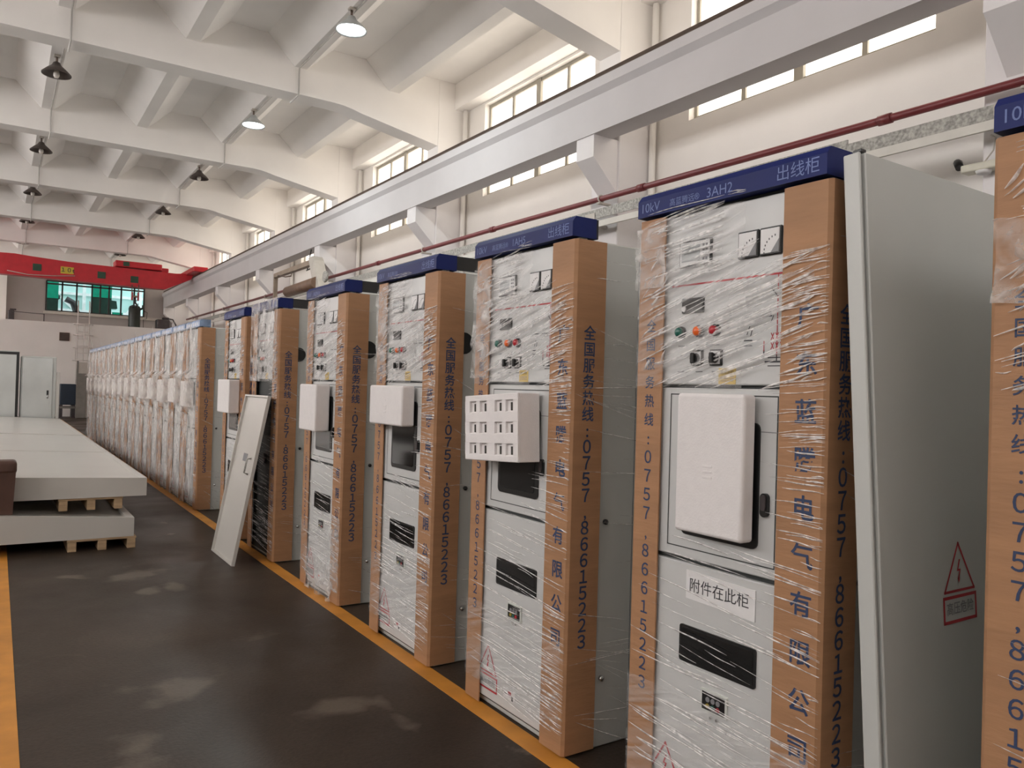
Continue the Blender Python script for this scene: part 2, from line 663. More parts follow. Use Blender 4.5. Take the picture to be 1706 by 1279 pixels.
for i in range(-6, 2):
    xc = 4.04 + 1.68 * i
    m = MB()
    m.prism([(xc - .115, 6.775), (xc - .10, 6.76), (xc + .10, 6.76), (xc + .115, 6.775), (xc + .54, ROOF - .001), (xc - .54, ROOF - .001)], 'y', Y0, Y1, 'roof_paint')
    struct(m.build('roof_purlin'))
m = MB(); m.box(6.95, XR - .001, Y0, Y1, 6.72, ROOF - .002, 'roof_paint'); struct(m.build('wall_head_beam'))

# crane runway beam along the wall with its rail
m = MB()
m.prism([(6.18, 4.81), (6.5, 4.81), (6.5, 5.24), (6.7, 5.30), (6.7, 5.46), (6.12, 5.46), (6.12, 5.34), (6.18, 5.27)], 'y', Y0, 37.9, 'runway_paint')
struct(m.build('runway_beam'))
m = MB(); m.prism([(6.13, 5.46), (6.21, 5.46), (6.19, 5.475), (6.18, 5.50), (6.20, 5.525), (6.14, 5.525), (6.16, 5.50), (6.15, 5.475)], 'y', Y0, 37.8, 'rail_steel')
struct(m.build('runway_beam_rail'))

# end wall with the band of windows above the low block
EW = Y1
WX0, WX1, EZ0, EZ1 = 1.66, 5.42, 4.36, 5.62
m = MB()
m.box(XL, WX0, EW, EW + .25, 0, ROOF, 'grey_wall')
m.box(WX1, XR, EW, EW + .25, 0, ROOF, 'grey_wall')
m.box(WX0, WX1, EW, EW + .25, 0, EZ0, 'grey_wall')
m.box(WX0, WX1, EW, EW + .25, EZ1, ROOF, 'grey_wall')
struct(m.build('wall_far'))
m = MB(); m.box(XL, 0.25, EW - .35, EW, 3.7, ROOF, 'white_plaster'); struct(m.build('pillar'))
m = MB(); m.box(XL, XR, 35.5, EW, 0, 3.72, 'white_plaster'); struct(m.build('wall_block'))
m = MB(); m.box(WX0 - .1, XR, EW - .12, EW, 4.22, 4.34, 'pale_metal'); struct(m.build('window_sill'))
fr = MB()
xs = [WX0, 2.24, 2.78, 3.36, 3.68, 4.02, 4.50, 5.02, WX1]
for x in xs:
    fr.box(x - .03, x + .03, EW - .03, EW + .06, EZ0, EZ1, 'dark_frame')
for z in (EZ0, EZ1 - .12, EZ1):
    fr.box(WX0, WX1, EW - .03, EW + .06, z - .03, z + .03, 'dark_frame')
n += 1
wo = struct(fr.build('window_%d' % n))
g = MB(); g.box(WX0, WX1, EW + .01, EW + .016, EZ0, EZ1, 'thin_glass'); g.build('glazing', wo)

# outside the end window: the next building with its bracing, green sheets and a parked digger shape
fb = thing('exterior_building', (3.5, 42.5, 0), 'pale teal factory wall with white bracing seen through the end window', 'building')
m = MB(); m.box(-7, 7, 0, .3, 0, 9, 'pale_facade'); m.build('cladding', fb)
m = MB()
for x in (-5.2, -2.6, -.1, 2.35, 4.6):
    m.box(x - .07, x + .07, -.14, -.001, 0, 9, 'white_facade')
for z in (3.9, 4.75, 5.55):
    m.box(-7, 7, -.12, -.001, z - .06, z + .06, 'white_facade')
m.prism([(-1.3, 5.5), (-1.15, 5.5), (-.4, 4.75), (-.55, 4.75)], 'y', -.13, -.02, 'white_facade')
m.prism([(1.7, 4.8), (1.85, 4.8), (2.4, 5.5), (2.25, 5.5)], 'y', -.13, -.02, 'white_facade')
m.build('bracing', fb)
for (x0, x1, z0, z1, lab) in ((1.62, 2.2, 5.05, 6.1, 'tall green shade sheet behind the window by the pilaster'), (3.55, 4.32, 5.25, 5.85, 'small bright green sheet behind the middle panes'), (4.36, 4.8, 4.2, 4.62, 'low green sheet behind the pane beside the hanging hook')):
    m = MB(); m.box(x0, x1, 40.0, 40.06, 0.0, z1, 'dark_green'); m.box(x0, x1, 39.98, 39.999, z0, z1, 'green_sheet', bev=.006)
    tag(m.build('exterior_sheet'), lab, 'sheet')
dg = thing('exterior_machine', (3.5, 41.0, 0), 'dark machine with raised arm seen through the middle panes of the end window', 'machine')
m = MB(); m.box(-.5, .8, -.4, .4, 0, 4.55, 'dark_green', bev=.12, seg=2); m.build('chassis', dg)
m = MB(); m.tube([(-.45, 0, 4.4), (-.65, 0, 5.0), (-.95, 0, 5.15)], .14, 'machine_dark'); m.build('boom', dg)
m = MB(); m.prism([(.2, 4.8), (1.15, 4.85), (1.1, 5.2), (.55, 5.25), (.25, 5.05)], 'y', -.3, .3, 'dark_green'); m.build('canopy', dg)
m = MB(); m.tube([(.7, 0, 4.5), (.65, 0, 4.9)], .05, 'machine_dark'); m.build('post', dg)
dg2 = thing('bush_shape', (1.95, 40.6, 0), 'dark green bushy tree outside the end window beside the tall sheet', 'tree')
dg2.name = 'leafy_tree'
m = MB()
for i in range(26):
    a = random.uniform(0, 6.28); r = random.uniform(0, .33)
    c = Vector((math.cos(a) * r, math.sin(a) * r, random.choice((4.5, 4.9, 5.0)) + random.uniform(-.18, .18)))
    rr = bmesh.ops.create_icosphere(m.bm, subdivisions=1, radius=random.uniform(.1, .2), matrix=Matrix.Translation(c))
    m._paint(list({f for v in rr['verts'] for f in v.link_faces}), 'dark_green')
m.build('foliage', dg2)
m = MB(); m.tube([(0, 0, 0), (.02, 0, 2.5), (0, 0, 4.9)], .06, 'brown_metal'); m.build('trunk', dg2)

# painted lines on the floor
m = MB(); m.box(1.94, 2.04, Y0, 33.0, 0, .0025, 'yellow_paint'); struct(m.build('floor_marking'))
m = MB(); m.box(0.015, 0.122, Y0, 33.0, 0, .0025, 'yellow_paint'); struct(m.build('floor_marking'))

# ------------------------------------------------------------------ wall services
m = MB(); m.tube([(6.45, Y0 + .05, 4.0), (6.45, 2.6, 4.01), (6.45, 10, 4.07), (6.45, 34, 4.07)], .036, 'red_pipe', 12)
pr = thing('fire_pipe', (0, 0, 0), 'long dark red pipe running along the wall above the cable tray', 'pipe')
put('pipe_run', m.mesh('pipe_run'), pr)
PZ = lambda y: 4.01 + .06 * max(0, min(1, (y - 2.6) / 7.4))
for y in (3.9, 7.0, 10.4, 14.8, 19.8):
    m = MB(); m.tube([(6.45, y - .06, PZ(y)), (6.45, y + .06, PZ(y))], .046, 'red_pipe', 12); m.build('coupling', pr)
for k in range(-1, 6):
    y = CY(k) - .1
    zc = 4.01 + (.06 * (y - 2.6) / 7.4 if y < 10 else .06)
    m = MB()
    m.box(6.40, 6.598, y - .03, y + .03, zc - .07, zc - .05, 'pale_metal')
    m.tube([(6.45, y + .055 * 0, zc)] and [(6.45 + .045 * math.cos(a), y, zc + .045 * math.sin(a)) for a in [i * math.pi / 6 for i in range(12)]], .012, 'pale_metal', 6, closed=True)
    m.build('clamp', pr)

tr = thing('cable_tray', (0, 0, 0), 'galvanised cable tray running along the columns above the cabinets', 'cable tray')
m = MB()
m.box(6.36, 6.372, Y0 + .1, 4.2, 3.74, 3.86, 'galvanised')
m.box(6.36, 6.372, 4.2, 34, 3.78, 3.90, 'galvanised')
m.build('side_rail', tr)
m = MB(); m.box(6.372, 6.55, Y0 + .1, 34, 3.735, 3.745, 'tray_cover'); m.build('tray_bottom', tr)
m = MB(); m.box(6.33, 6.358, Y0 + .1, 34, 3.66, 3.735, 'tray_cover'); m.build('lower_strip', tr)
for k in range(-1, 6):
    y = CY(k)
    m = MB(); m.box(6.37, 6.6, y - .06, y + .06, 3.69, 3.73, 'pale_metal'); m.box(6.352, 6.359, y - .1, y + .1, 3.77, 3.86, 'pale_metal', bev=.004)
    m.build('bracket', tr)

for k in range(-1, 6):
    y = CY(k) - .38 + .05
    m = MB(); m.tube([(7.12, CY(k) - .32, 0.02), (7.12, CY(k) - .32, 6.7)], .045, 'white_plaster', 10)
    tag(m.build('rain_pipe'), 'white pipe down the wall next to the %s visible column' % ['first', 'second', 'third', 'fourth', 'fifth', 'sixth', 'seventh'][k + 1], 'pipe', 'white wall pipes')

el = thing('emergency_light', (6.52, 3.10, 3.44), 'pale emergency light on the column above the leaning grey panel', 'lamp')
m = MB(); m.box(-.05, .078, -.16, .16, -.035, .03, 'beige_enamel', bev=.012, seg=2); m.build('housing', el)
m = MB(); m.lathe([(.05, -.06), (.06, -.035)], 0, 0, 'white_label'); m.build('lens', el)
m = MB(); m.tube([(.0, .0, .03), (.02, -.06, .12), (.03, -.07, .22), (.06, -.02, .26)], .006, 'pale_metal', 6); m.build('cable', el)
m = MB(); m.tube([(7.16, 3.62, 3.70), (7.10, 3.60, 3.69), (7.06, 3.56, 3.63)], .035, 'black_plastic', 10)
tag(m.build('camera_bracket'), 'small black bracket stub on the white wall beside the column', 'bracket')

# jib frame and roller fixed to the runway beam above the cabinets
jb = thing('hoist_frame', (6.0, 18.5, 0), 'tan hoist frame hanging under the runway beam behind the cabinets', 'hoist')
m = MB(); m.hexa([(-.06, 1.82, 4.30), (.06, 1.82, 4.30), (.06, -1.15, 4.30), (-.06, -1.15, 4.30), (-.06, 1.82, 4.40), (.06, 1.82, 4.40), (.06, -1.15, 4.42), (-.06, -1.15, 4.42)], 'tan_metal'); m.build('crossbar', jb)
m = MB(); m.prism([(-1.05, 4.44), (-1.30, 4.46), (-1.42, 4.36), (-1.92, 3.55), (-1.55, 3.55)], 'x', -.12, .12, 'pale_metal'); m.build('leg', jb)
m = MB(); m.box(-.05, .05, 1.80, 1.86, 2.9, 4.38, 'tan_metal'); m.build('leg', jb)
m = MB(); m.tube([(-.1, .45, 3.80), (-.1, -1.6, 3.83)], .13, 'brown_metal', 14); m.build('roller', jb)
m = MB(); m.tube([(-.1, 1.3, 4.3), (-.1, .7, 4.20), (-.1, .25, 4.17), (-.1, .2, 4.22), (-.1, .3, 4.25)], .018, 'rail_steel', 6); m.build('hook', jb)
m = MB(); m.tube([(.2, -.3, 4.78), (.1, -.35, 4.27), (.0, -.6, 4.22), (0, -.95, 4.24)], .014, 'cable_black', 6); m.build('cable', jb)
m = MB(); m.lathe([(.11, -.03), (.13, 0), (.11, .03)], -2.15, 3.9, 'galvanised', 16, 'x', -.1); m.build('pulley', jb)

# ------------------------------------------------------------------ ceiling lamps
def lamp_parts(root, lit):
    m = MB()
    pr_ = [(.03, .16), (.05, .15), (.075, .10), (.14, .045), (.215, -.03), (.215, -.045), (.20, -.035), (.13, .035), (.07, .085), (.02, .1)]
    m.lathe(pr_, 0, 0, 'lamp_pale' if lit else 'lamp_dark', 28)
    m.build('lamp_shade', root)
    m = MB()
    if lit:
        m.lathe([(.0, -.038), (.19, -.03), (.185, -.024), (.0, -.02)], 0, 0, 'bulb_on', 24)
    else:
        m.lathe([(.0, -.10), (.03, -.095), (.045, -.06), (.045, -.02), (.02, .07), (.0, .075)], 0, 0, 'bulb_off', 16)
    m.build('bulb', root)
    m = MB(); m.tube([(0, 0, .15), (0, 0, .27)], .018, 'rail_steel', 8); m.box(-.045, .045, -.045, .045, .24, .275, 'pale_metal', bev=.008); m.build('stem', root)


ORD = ['first', 'second', 'third', 'fourth', 'fifth', 'sixth', 'seventh', 'eighth', 'ninth', 'tenth', 'eleventh', 'twelfth', 'thirteenth', 'fourteenth', 'fifteenth', 'sixteenth']
lit0 = None
LR = [10.2, 15.1, 19.85, 24.7, 29.5, 34.2]
LL = [14.6, 19.75, 24.5, 29.1, 33.8]
for i, y in enumerate(LR):
    lab = ('glowing pendant lamp, the larger of the two that are lit under the roof' if i == 0 else
           'glowing pendant lamp, the smaller of the two that are lit under the roof' if i == 1 else
           'unlit dark pendant lamp, %s beyond the two glowing lamps in their row' % ORD[i - 2])
    if i == 0:
        lit0 = thing('pendant_lamp', (3.94, y, 6.48), lab, 'lamp', 'pendant lamps under the roof'); lamp_parts(lit0, True)
    elif i == 1:
        copy_tree(lit0, (3.94, y, 6.48), lab)
    elif i == 2:
        off0 = thing('pendant_lamp', (3.94, y, 6.48), lab, 'lamp', 'pendant lamps under the roof'); lamp_parts(off0, False)
    else:
        copy_tree(off0, (3.94, y, 6.48), lab)
for i, y in enumerate(LL):
    copy_tree(off0, (0.67, y, 6.48), 'unlit dark pendant lamp, %s along the all-dark row above the aisle' % ORD[i])
for i, y in enumerate(LR[:2]):
    ld = bpy.data.lights.new('pendant_glow', 'AREA'); ld.shape = 'DISK'; ld.size = .36; ld.energy = LAMP_W; ld.color = (.92, 1, 1)
    lo = bpy.data.objects.new('pendant_glow', ld); COL.objects.link(lo); lo.location = (3.94, y, 6.48 - .05)
for x, lab in ((4.01, 'cable conduit looping under the beams along the lamp row beside the crane beam'), (0.74, 'cable conduit looping under the beams along the lamp row above the aisle')):
    P = []
    y = 0.5
    for k in range(-1, 7):
        a, b = CY(k) - .225, CY(k) + .225
        if P:
            pass
        P += [(x, a - .02, 6.745), (x, a, 6.735), (x, a, 6.31), (x, a + .02, 6.30), (x, b - .02, 6.30), (x, b, 6.31), (x, b, 6.735), (x, b + .02, 6.745)]
    m = MB(); m.tube(P, .013, 'conduit', 6)
    tag(m.build('cable_conduit'), lab, 'conduit', 'lamp conduits')

# ------------------------------------------------------------------ overhead crane at the far end
cr = thing('overhead_crane', (0, 31.5, 0), 'red overhead travelling crane spanning the far end of the hall', 'crane')
m = MB()
m.prism([(-7.0, 5.05), (4.75, 4.93), (5.15, 4.94), (6.05, 5.40), (6.12, 5.62), (5.5, 5.56), (2.0, 5.60), (.9, 5.66), (.4, 5.70), (-1.0, 5.66), (-7.0, 5.62)], 'y', -.22, .22, 'crane_red')
m.build('girder', cr)
for cx, cz in ((1.06, 5.30), (3.03, 5.24), (4.10, 5.19)):
    m = MB(); m.box(cx - .13, cx + .13, -.235, -.221, cz - .12, cz + .12, 'crane_green', bev=.004); m.build('green_plate', cr)
m = MB()
m.box(1.76, 2.16, -.236, -.221, 5.17, 5.41, 'crane_yellow', bev=.003)
m.text('１０t', .19, side_m(1.96, -.2375, 5.29), 'black_print', .015)
m.build('capacity_sign', cr)
m = MB(); m.box(3.45, 5.0, -.35, .35, 5.60, 5.82, 'crane_red', bev=.02); m.box(5.0, 5.25, -.2, .2, 5.57, 5.72, 'crane_red', bev=.02)
m.box(3.70, 3.9, -.362, -.351, 5.63, 5.79, 'crane_green'); m.build('trolley', cr)
m = MB(); m.box(5.85, 6.35, -1.6, 1.6, 5.54, 5.72, 'crane_red', bev=.02); m.build('end_carriage', cr)
m = MB()
m.tube([(4.02, -.3, 5.0), (4.02, -.3, 4.60)], .02, 'rail_steel', 6); m.tube([(4.24, -.3, 5.0), (4.24, -.3, 4.60)], .02, 'rail_steel', 6)
m.build('hoist_rope', cr)
m = MB()
m.box(4.0, 4.06, -.34, -.26, 4.42, 4.72, 'red_button', bev=.01); m.box(4.20, 4.26, -.34, -.26, 4.42, 4.72, 'red_button', bev=.01); m.box(4.0, 4.26, -.33, -.27, 4.53, 4.60, 'tan_metal')
m.tube([(4.13, -.3, 4.55), (4.13, -.3, 4.36), (4.20, -.3, 4.26), (4.16, -.3, 4.17), (4.07, -.3, 4.18), (4.05, -.3, 4.25)], .035, 'black_plastic', 8)
m.build('hook_block', cr)
m = MB(); m.tube([(.2, -.24, 5.1), (.8, -.26, 5.02), (1.5, -.26, 5.05), (2.2, -.24, 5.12)], .015, 'pale_metal', 6); m.build('festoon_cable', cr)

# things on and around the low block at the far end
tk = thing('air_tank', (4.84, 36.6, 3.72), 'dark upright tank standing on the low block under the crane hook', 'tank')
m = MB(); m.lathe([(.0, 0), (.23, 0), (.235, .06), (.235, .85), (.20, .95), (.1, .99), (0, 1.0)], 0, 0, 'tank_dark', 24); m.build('shell', tk)
m = MB(); m.tube([(.22, 0, .85), (.32, 0, .88), (.33, 0, 1.02)], .05, 'tank_dark', 8); m.build('valve', tk)
m = MB(); m.tube([(.33, 0, .8), (.5, 0, .72), (.48, 0, .45), (.35, 0, .4), (.36, 0, .02)], .012, 'cable_black', 6); m.build('hose', tk)
wm = thing('welding_machine', (5.98, 36.5, 3.72), 'dark welding machine standing on the low block beside the runway beam', 'machine')
m = MB(); m.box(-.3, .22, -.25, .25, 0, .46, 'machine_dark', bev=.05, seg=2); m.build('housing', wm)
m = MB(); m.box(-.05, .2, -.15, .15, .46, .56, 'machine_dark', bev=.03, seg=2); m.build('handle_box', wm)
m = MB(); m.tube([(.18, -.1, .5), (.35, -.12, .48), (.48, -.12, .25), (.5, -.12, .01)], .03, 'machine_dark', 8); m.build('hose', wm)
m = MB(); m.box(-.1, .1, -.1, .1, 0, .42, 'machine_dark', bev=.02); m.box(-.05, .16, -.05, .05, .42, .48, 'machine_dark')
tag(m.build('bollard_stand', None, (.42, 36.4, 3.72)), 'short dark stand on the low block beside the white pillar', 'stand')
rl = thing('guard_rail', (0, 35.75, 3.72), 'thin dark railing along the edge of the low block', 'railing')
m = MB(); m.tube([(.45, 0, .33), (1.5, 0, .30)], .014, 'machine_dark', 6); m.build('top_bar', rl)
m = MB(); m.tube([(1.5, 0, 0), (1.5, 0, .31)], .02, 'machine_dark', 6); m.build('post', rl)
m = MB()
m.box(2.03, 2.38, 35.46, 35.499, 3.0, 3.33, 'brown_metal')
for i in range(8):
    m.box(2.05, 2.36, 35.44, 35.46, 3.02 + i * .038, 3.04 + i * .038, 'machine_dark')
tag(m.build('vent_grille'), 'square brown vent grille on the white block wall', 'vent')
lad = thing('caged_ladder', (2.84, 35.28, 0), 'pale caged ladder leading up to the low block', 'ladder')
for dx in (-.2, .2):
    m = MB(); m.tube([(dx, 0, .0), (dx, 0, 4.55), (dx, .12, 4.62)], .022, 'ladder_paint', 8); m.build('rail', lad)
m = MB()
for i in range(14):
    m.tube([(-.2, 0, .3 + i * .28), (.2, 0, .3 + i * .28)], .012, 'ladder_paint', 6)
m.build('rung', lad)
for z in (2.25, 2.75, 3.25, 3.68):
    m = MB(); m.tube([(.34 * math.sin(a), -.34 + .34 * math.cos(a) * -1 + .34, z) for a in [i * math.pi / 6 for i in range(12)]], .016, 'ladder_paint', 6, closed=True); m.build('cage_hoop', lad)
m = MB()
for a in (-.26, 0, .26):
    m.tube([(a, -.3 + abs(a) * .35, 2.2), (a, -.3 + abs(a) * .35, 3.7)], .012, 'ladder_paint', 6)
m.build('cage_bar', lad)
m = MB(); m.box(2.06, 2.58, 34.3, 34.9, .5, 1.30, 'navy_paint', bev=.02); m.box(2.0, 2.60, 34.28, 34.92, .36, .44, 'board_grey'); m.box(2.05, 2.15, 34.3, 34.9, 0, .5, 'machine_dark'); m.box(2.45, 2.57, 34.3, 34.9, 0, .5, 'machine_dark')
tag(m.build('tool_chest'), 'dark navy chest on a low stand against the white block wall', 'chest')
m = MB(); m.box(2.56, 2.88, 33.9, 33.96, 0.02, 1.72, 'board_grey'); m.box(2.62, 2.95, 34.0, 34.05, .02, 2.15, 'pale_metal'); m.box(2.56, 2.62, 33.98, 34.06, 0.0, 2.2, 'board_grey')
tag(m.build('leaning_boards'), 'dark grey boards standing in front of the ladder', 'board')
bd = bpy.data.objects['leaning_boards']; bd.name = 'upright_board'

# finished enclosures standing further back on the open side
gc = thing('glass_door_cabinet', (-.1, 20.5, 0), 'grey cabinet with dark-framed reflective glass door behind the stacked panels', 'cabinet')
m = MB(); m.box(-.35, .52, .02, .8, 0, 2.1, 'grey_side', bev=.01); m.build('body', gc)
m = MB()
for q in ((-.35, .52, 2.02, 2.08), (-.35, .52, .02, .08)):
    m.box(q[0], q[1], -.012, .02, q[2], q[3], 'black_plastic')
m.box(.465, .52, -.012, .02, .08, 2.02, 'black_plastic'); m.box(-.35, -.3, -.012, .02, .08, 2.02, 'black_plastic'); m.build('door_frame', gc)
m = MB(); m.box(-.3, .465, .0, .012, .08, 2.02, 'brushed_steel'); m.build('door_glass', gc)
sc_ = thing('steel_cabinet', (.46, 20.5, 0), 'bright grey steel cabinet with a lever handle behind the stacked panels', 'cabinet')
m = MB(); m.box(.0, .68, .03, .9, 0, 2.0, 'grey_side', bev=.01); m.build('body', sc_)
m = MB(); m.box(.02, .61, .005, .03, .06, 1.97, 'brushed_steel', bev=.006); m.build('door', sc_)
m = MB(); m.box(.5, .54, -.01, .006, 1.12, 1.24, 'black_plastic', bev=.004); m.tube([(.52, -.03, 1.13), (.52, -.03, 1.06)], .018, 'chrome', 8); m.tube([(.52, .0, 1.13), (.52, -.03, 1.13)], .012, 'chrome', 8); m.build('handle', sc_)
m = MB(); m.box(1.15, 1.21, 20.5, 20.6, 0, 1.66, 'panel_paint', bev=.006)
tag(m.build('sheet_panel'), 'narrow pale sheet standing on edge beside the bright steel cabinet', 'panel')

# ------------------------------------------------------------------ flat enclosures stacked on pallets
def pallet(x0, x1, y0, y1, z0, h, label):
    p = thing('wooden_pallet', ((x0 + x1) / 2, (y0 + y1) / 2, z0), label, 'pallet', 'wooden pallets under the flat panels')
    hx, hy = (x1 - x0) / 2, (y1 - y0) / 2
    for i in range(3):
        x = -hx + .04 + i * (2 * hx - .08) / 2
        m = MB(); m.box(x - .035, x + .035, -hy, hy, 0, h - .02, 'pallet_wood', bev=.004); m.build('runner', p)
    for i in range(5):
        y = -hy + .05 + i * (2 * hy - .1) / 4
        m = MB(); m.box(-hx, hx, y - .05, y + .05, h - .02, h, 'pallet_wood', bev=.003); m.build('deck_board', p)
    return p


pallet(.56, 1.115, 7.85, 9.0, 0, .107, 'low wooden pallet on the floor under the lower grey panel')
pallet(.50, 1.03, 8.12, 9.0, .326, .112, 'wooden pallet sandwiched between the two stacked grey panels')
lp = thing('enclosure_panel', (0, 7.85, .108), 'lower grey steel tray panel resting on the floor pallet', 'panel', 'flat grey enclosure panels')
xl = -.8
zt = lambda x: .276 + (1.094 - x) * .076 - .108
m = MB()
m.hexa([(xl, 0, 0), (1.094, 0, 0), (1.094, 2.6, 0), (xl, 2.6, 0), (xl, 0, zt(xl) - .03), (1.094, 0, zt(1.094) - .03), (1.094, 2.6, zt(1.094) - .03), (xl, 2.6, zt(xl) - .03)], 'panel_paint')
m.build('pan', lp)
m = MB()
for (a, b, c, d) in ((xl, 1.094, 0, .045), (xl, 1.094, 2.555, 2.6)):
    m.hexa([(a, c, zt(a) - .03), (b, c, zt(b) - .03), (b, d, zt(b) - .03), (a, d, zt(a) - .03), (a, c, zt(a)), (b, c, zt(b)), (b, d, zt(b)), (a, d, zt(a))], 'panel_paint')
m.hexa([(1.03, .045, zt(1.03) - .03), (1.094, .045, zt(1.094) - .03), (1.094, 2.555, zt(1.094) - .03), (1.03, 2.555, zt(1.03) - .03), (1.03, .045, zt(1.03)), (1.094, .045, zt(1.094)), (1.094, 2.555, zt(1.094)), (1.03, 2.555, zt(1.03))], 'panel_paint')
m.build('rim', lp)


def big_panel(y0, y1, label, tilt=.037):
    r = thing('enclosure_panel', (0, y0, .440), label, 'panel', 'flat grey enclosure panels')
    z = lambda x: .608 - .44 + (1.227 - x) * tilt
    L = y1 - y0
    m = MB()
    m.hexa([(-1.1, 0, 0), (1.227, 0, 0), (1.227, L, 0), (-1.1, L, 0), (-1.1, 0, z(-1.1) - .008), (1.227, 0, z(1.227) - .008), (1.227, L, z(1.227) - .008), (-1.1, L, z(-1.1) - .008)], 'panel_paint')
    m.build('shell', r)
    m = MB()
    q = [(-1.1, 0), (1.227, 0), (1.227, L), (-1.1, L)]
    i = [(-1.06, .03), (1.16, .03), (1.16, L - .03), (-1.06, L - .03)]
    Z = lambda p: z(p[0])
    m.quad([(i[k][0], i[k][1], Z(i[k]) - .003) for k in range(4)], 'panel_paint')
    for k in range(4):
        a, b, c, d = q[k], q[(k + 1) % 4], i[(k + 1) % 4], i[k]
        m.quad([(a[0], a[1], Z(a)), (b[0], b[1], Z(b)), (c[0], c[1], Z(c)), (d[0], d[1], Z(d))], 'panel_paint')
        m.quad([(d[0], d[1], Z(d)), (c[0], c[1], Z(c)), (c[0], c[1], Z(c) - .003), (d[0], d[1], Z(d) - .003)], 'panel_paint')
        m.quad([(b[0], b[1], Z(b)), (a[0], a[1], Z(a)), (a[0], a[1], Z(a) - .0079), (b[0], b[1], Z(b) - .0079)], 'panel_paint')
    m.build('lid', r)
    return r


big_panel(8.1, 11.1, 'upper grey steel panel lying on a pallet above the tray panel')
big_panel(11.13, 14.4, 'grey steel panel lying behind the first upper panel in the flat line')
big_panel(14.5, 20.4, 'long grey steel panel at the cabinet end of the flat line')
for y in (11.6, 15.2, 18.6):
    pallet(.3, 1.05, y, y + 1.0, .0, .438, 'wooden support pallet hidden under the flat line, %s one' % {11.6: 'middle', 15.2: 'next', 18.6: 'last'}[y])
bx = thing('brown_carton', (0, 7.99, 0), 'brown wrapped carton standing on the rim of the lower grey panel', 'box')
m = MB()
m.hexa([(-.3, -.09, .372), (.15, -.09, .352), (.15, .08, .352), (-.3, .08, .372), (-.31, -.1, .72), (.165, -.1, .72), (.165, .09, .72), (-.31, .09, .72)], 'brown_box')
m.build('body', bx)
m = MB(); m.box(-.315, .172, -.105, .095, .70, .815, 'brown_box', bev=.03, seg=3); m.build('cover', bx)

# ------------------------------------------------------------------ switchgear cabinets
W = 0.80        # width along the row (local +Y = away from the camera)
H = 2.20
RED, INK = 'red_print', 'blue_ink'


def lightning(m, M, s, mat):
    """Bolt outline in the plane of M."""
    pts = [(.02, .5), (-.16, .02), (.03, .02), (-.05, -.36), (-.12, -.30), (-.04, -.5), (.05, -.33), (.0, -.35), (.14, .1), (-.04, .1), (.14, .5)]
    vs = [m.bm.verts.new(M @ Vector((p[0] * s, p[1] * s, 0))) for p in pts]
    f = m.bm.faces.new(vs)
    m._paint([f], mat)
    bmesh.ops.triangulate(m.bm, faces=[f])


def strip(m, M, a, b, w, mat):
    a, b = Vector(a), Vector(b)
    d = (b - a).normalized()
    nrm = Vector((-d.y, d.x)) * w / 2
    pts = [a + nrm - d * w / 2, a - nrm - d * w / 2, b - nrm + d * w / 2, b + nrm + d * w / 2]
    f = m.bm.faces.new([m.bm.verts.new(M @ Vector((p.x, p.y, 0))) for p in pts])
    m._paint([f], mat)


def warning_marks(m, M, s):
    """High-voltage triangle over a framed caption; s = triangle base width."""
    h = s * .82
    for a, b in (((-s / 2, 0), (s / 2, 0)), ((s / 2, 0), (0, h)), ((0, h), (-s / 2, 0))):
        strip(m, M, a, b, s * .045, RED)
    lightning(m, M @ Matrix.Translation((0, h * .40, 0)), s * .42, RED)
    y1, y0, hw = -s * .10, -s * .52, s * .54
    for a, b in (((-hw, y0), (hw, y0)), ((hw, y0), (hw, y1)), ((hw, y1), (-hw, y1)), ((-hw, y1), (-hw, y0))):
        strip(m, M, a, b, s * .055, RED)
    m.text('高压危险', s * .23, M @ Matrix.Translation((0, (y0 + y1) / 2, 0)), 'grey_print', .01)


def guard_mesh(right, name, top=H - .01, cut=None):
    """L-shaped cardboard corner guard, printed with the company name and the hotline number."""
    m = MB()
    t = .006
    x0 = -.014
    if right:
        y0, y1, xs = -.008, .157, .155
        prof = [(x0, y1), (x0, y0 + .012), (x0 + .012, y0), (xs, y0), (xs, y0 + t), (x0 + .014, y0 + t), (x0 + t, y0 + .014), (x0 + t, y1)]
    else:
        y0, y1, xs = .668, W + .008, .10
        prof = [(x0, y0), (x0 + t, y0), (x0 + t, y1 - .014), (x0 + .014, y1 - t), (xs, y1 - t), (xs, y1), (x0 + .012, y1), (x0, y1 - .012)]
    m.prism([(p[0], p[1]) for p in prof], 'z', .012, top, 'cardboard')
    HOT = '全国服务热线:０７５７,８６６１５２２３'
    dz = (1.79 - .478) / (len(HOT) - 1)
    if right:
        for i, c in enumerate('广东蓝腾电气有限公司'):
            m.text(c, .078, front_m(x0 - .0012, .062, 1.784 - i * .1435), INK, .018)
        for i, c in enumerate(HOT):
            s = .066 if i < 6 else .075
            m.text(c, s, side_m(.072, y0 - .0012, 1.79 - i * dz), INK, .016)
    else:
        for i, c in enumerate(HOT):
            s = .05 if i < 6 else .062
            m.text(c, s, front_m(x0 - .0012, .728, 1.79 - i * dz), INK, .012)
    return m.mesh(name)


G_RIGHT = guard_mesh(True, 'cardboard_guard')
G_LEFT = guard_mesh(False, 'cardboard_guard')


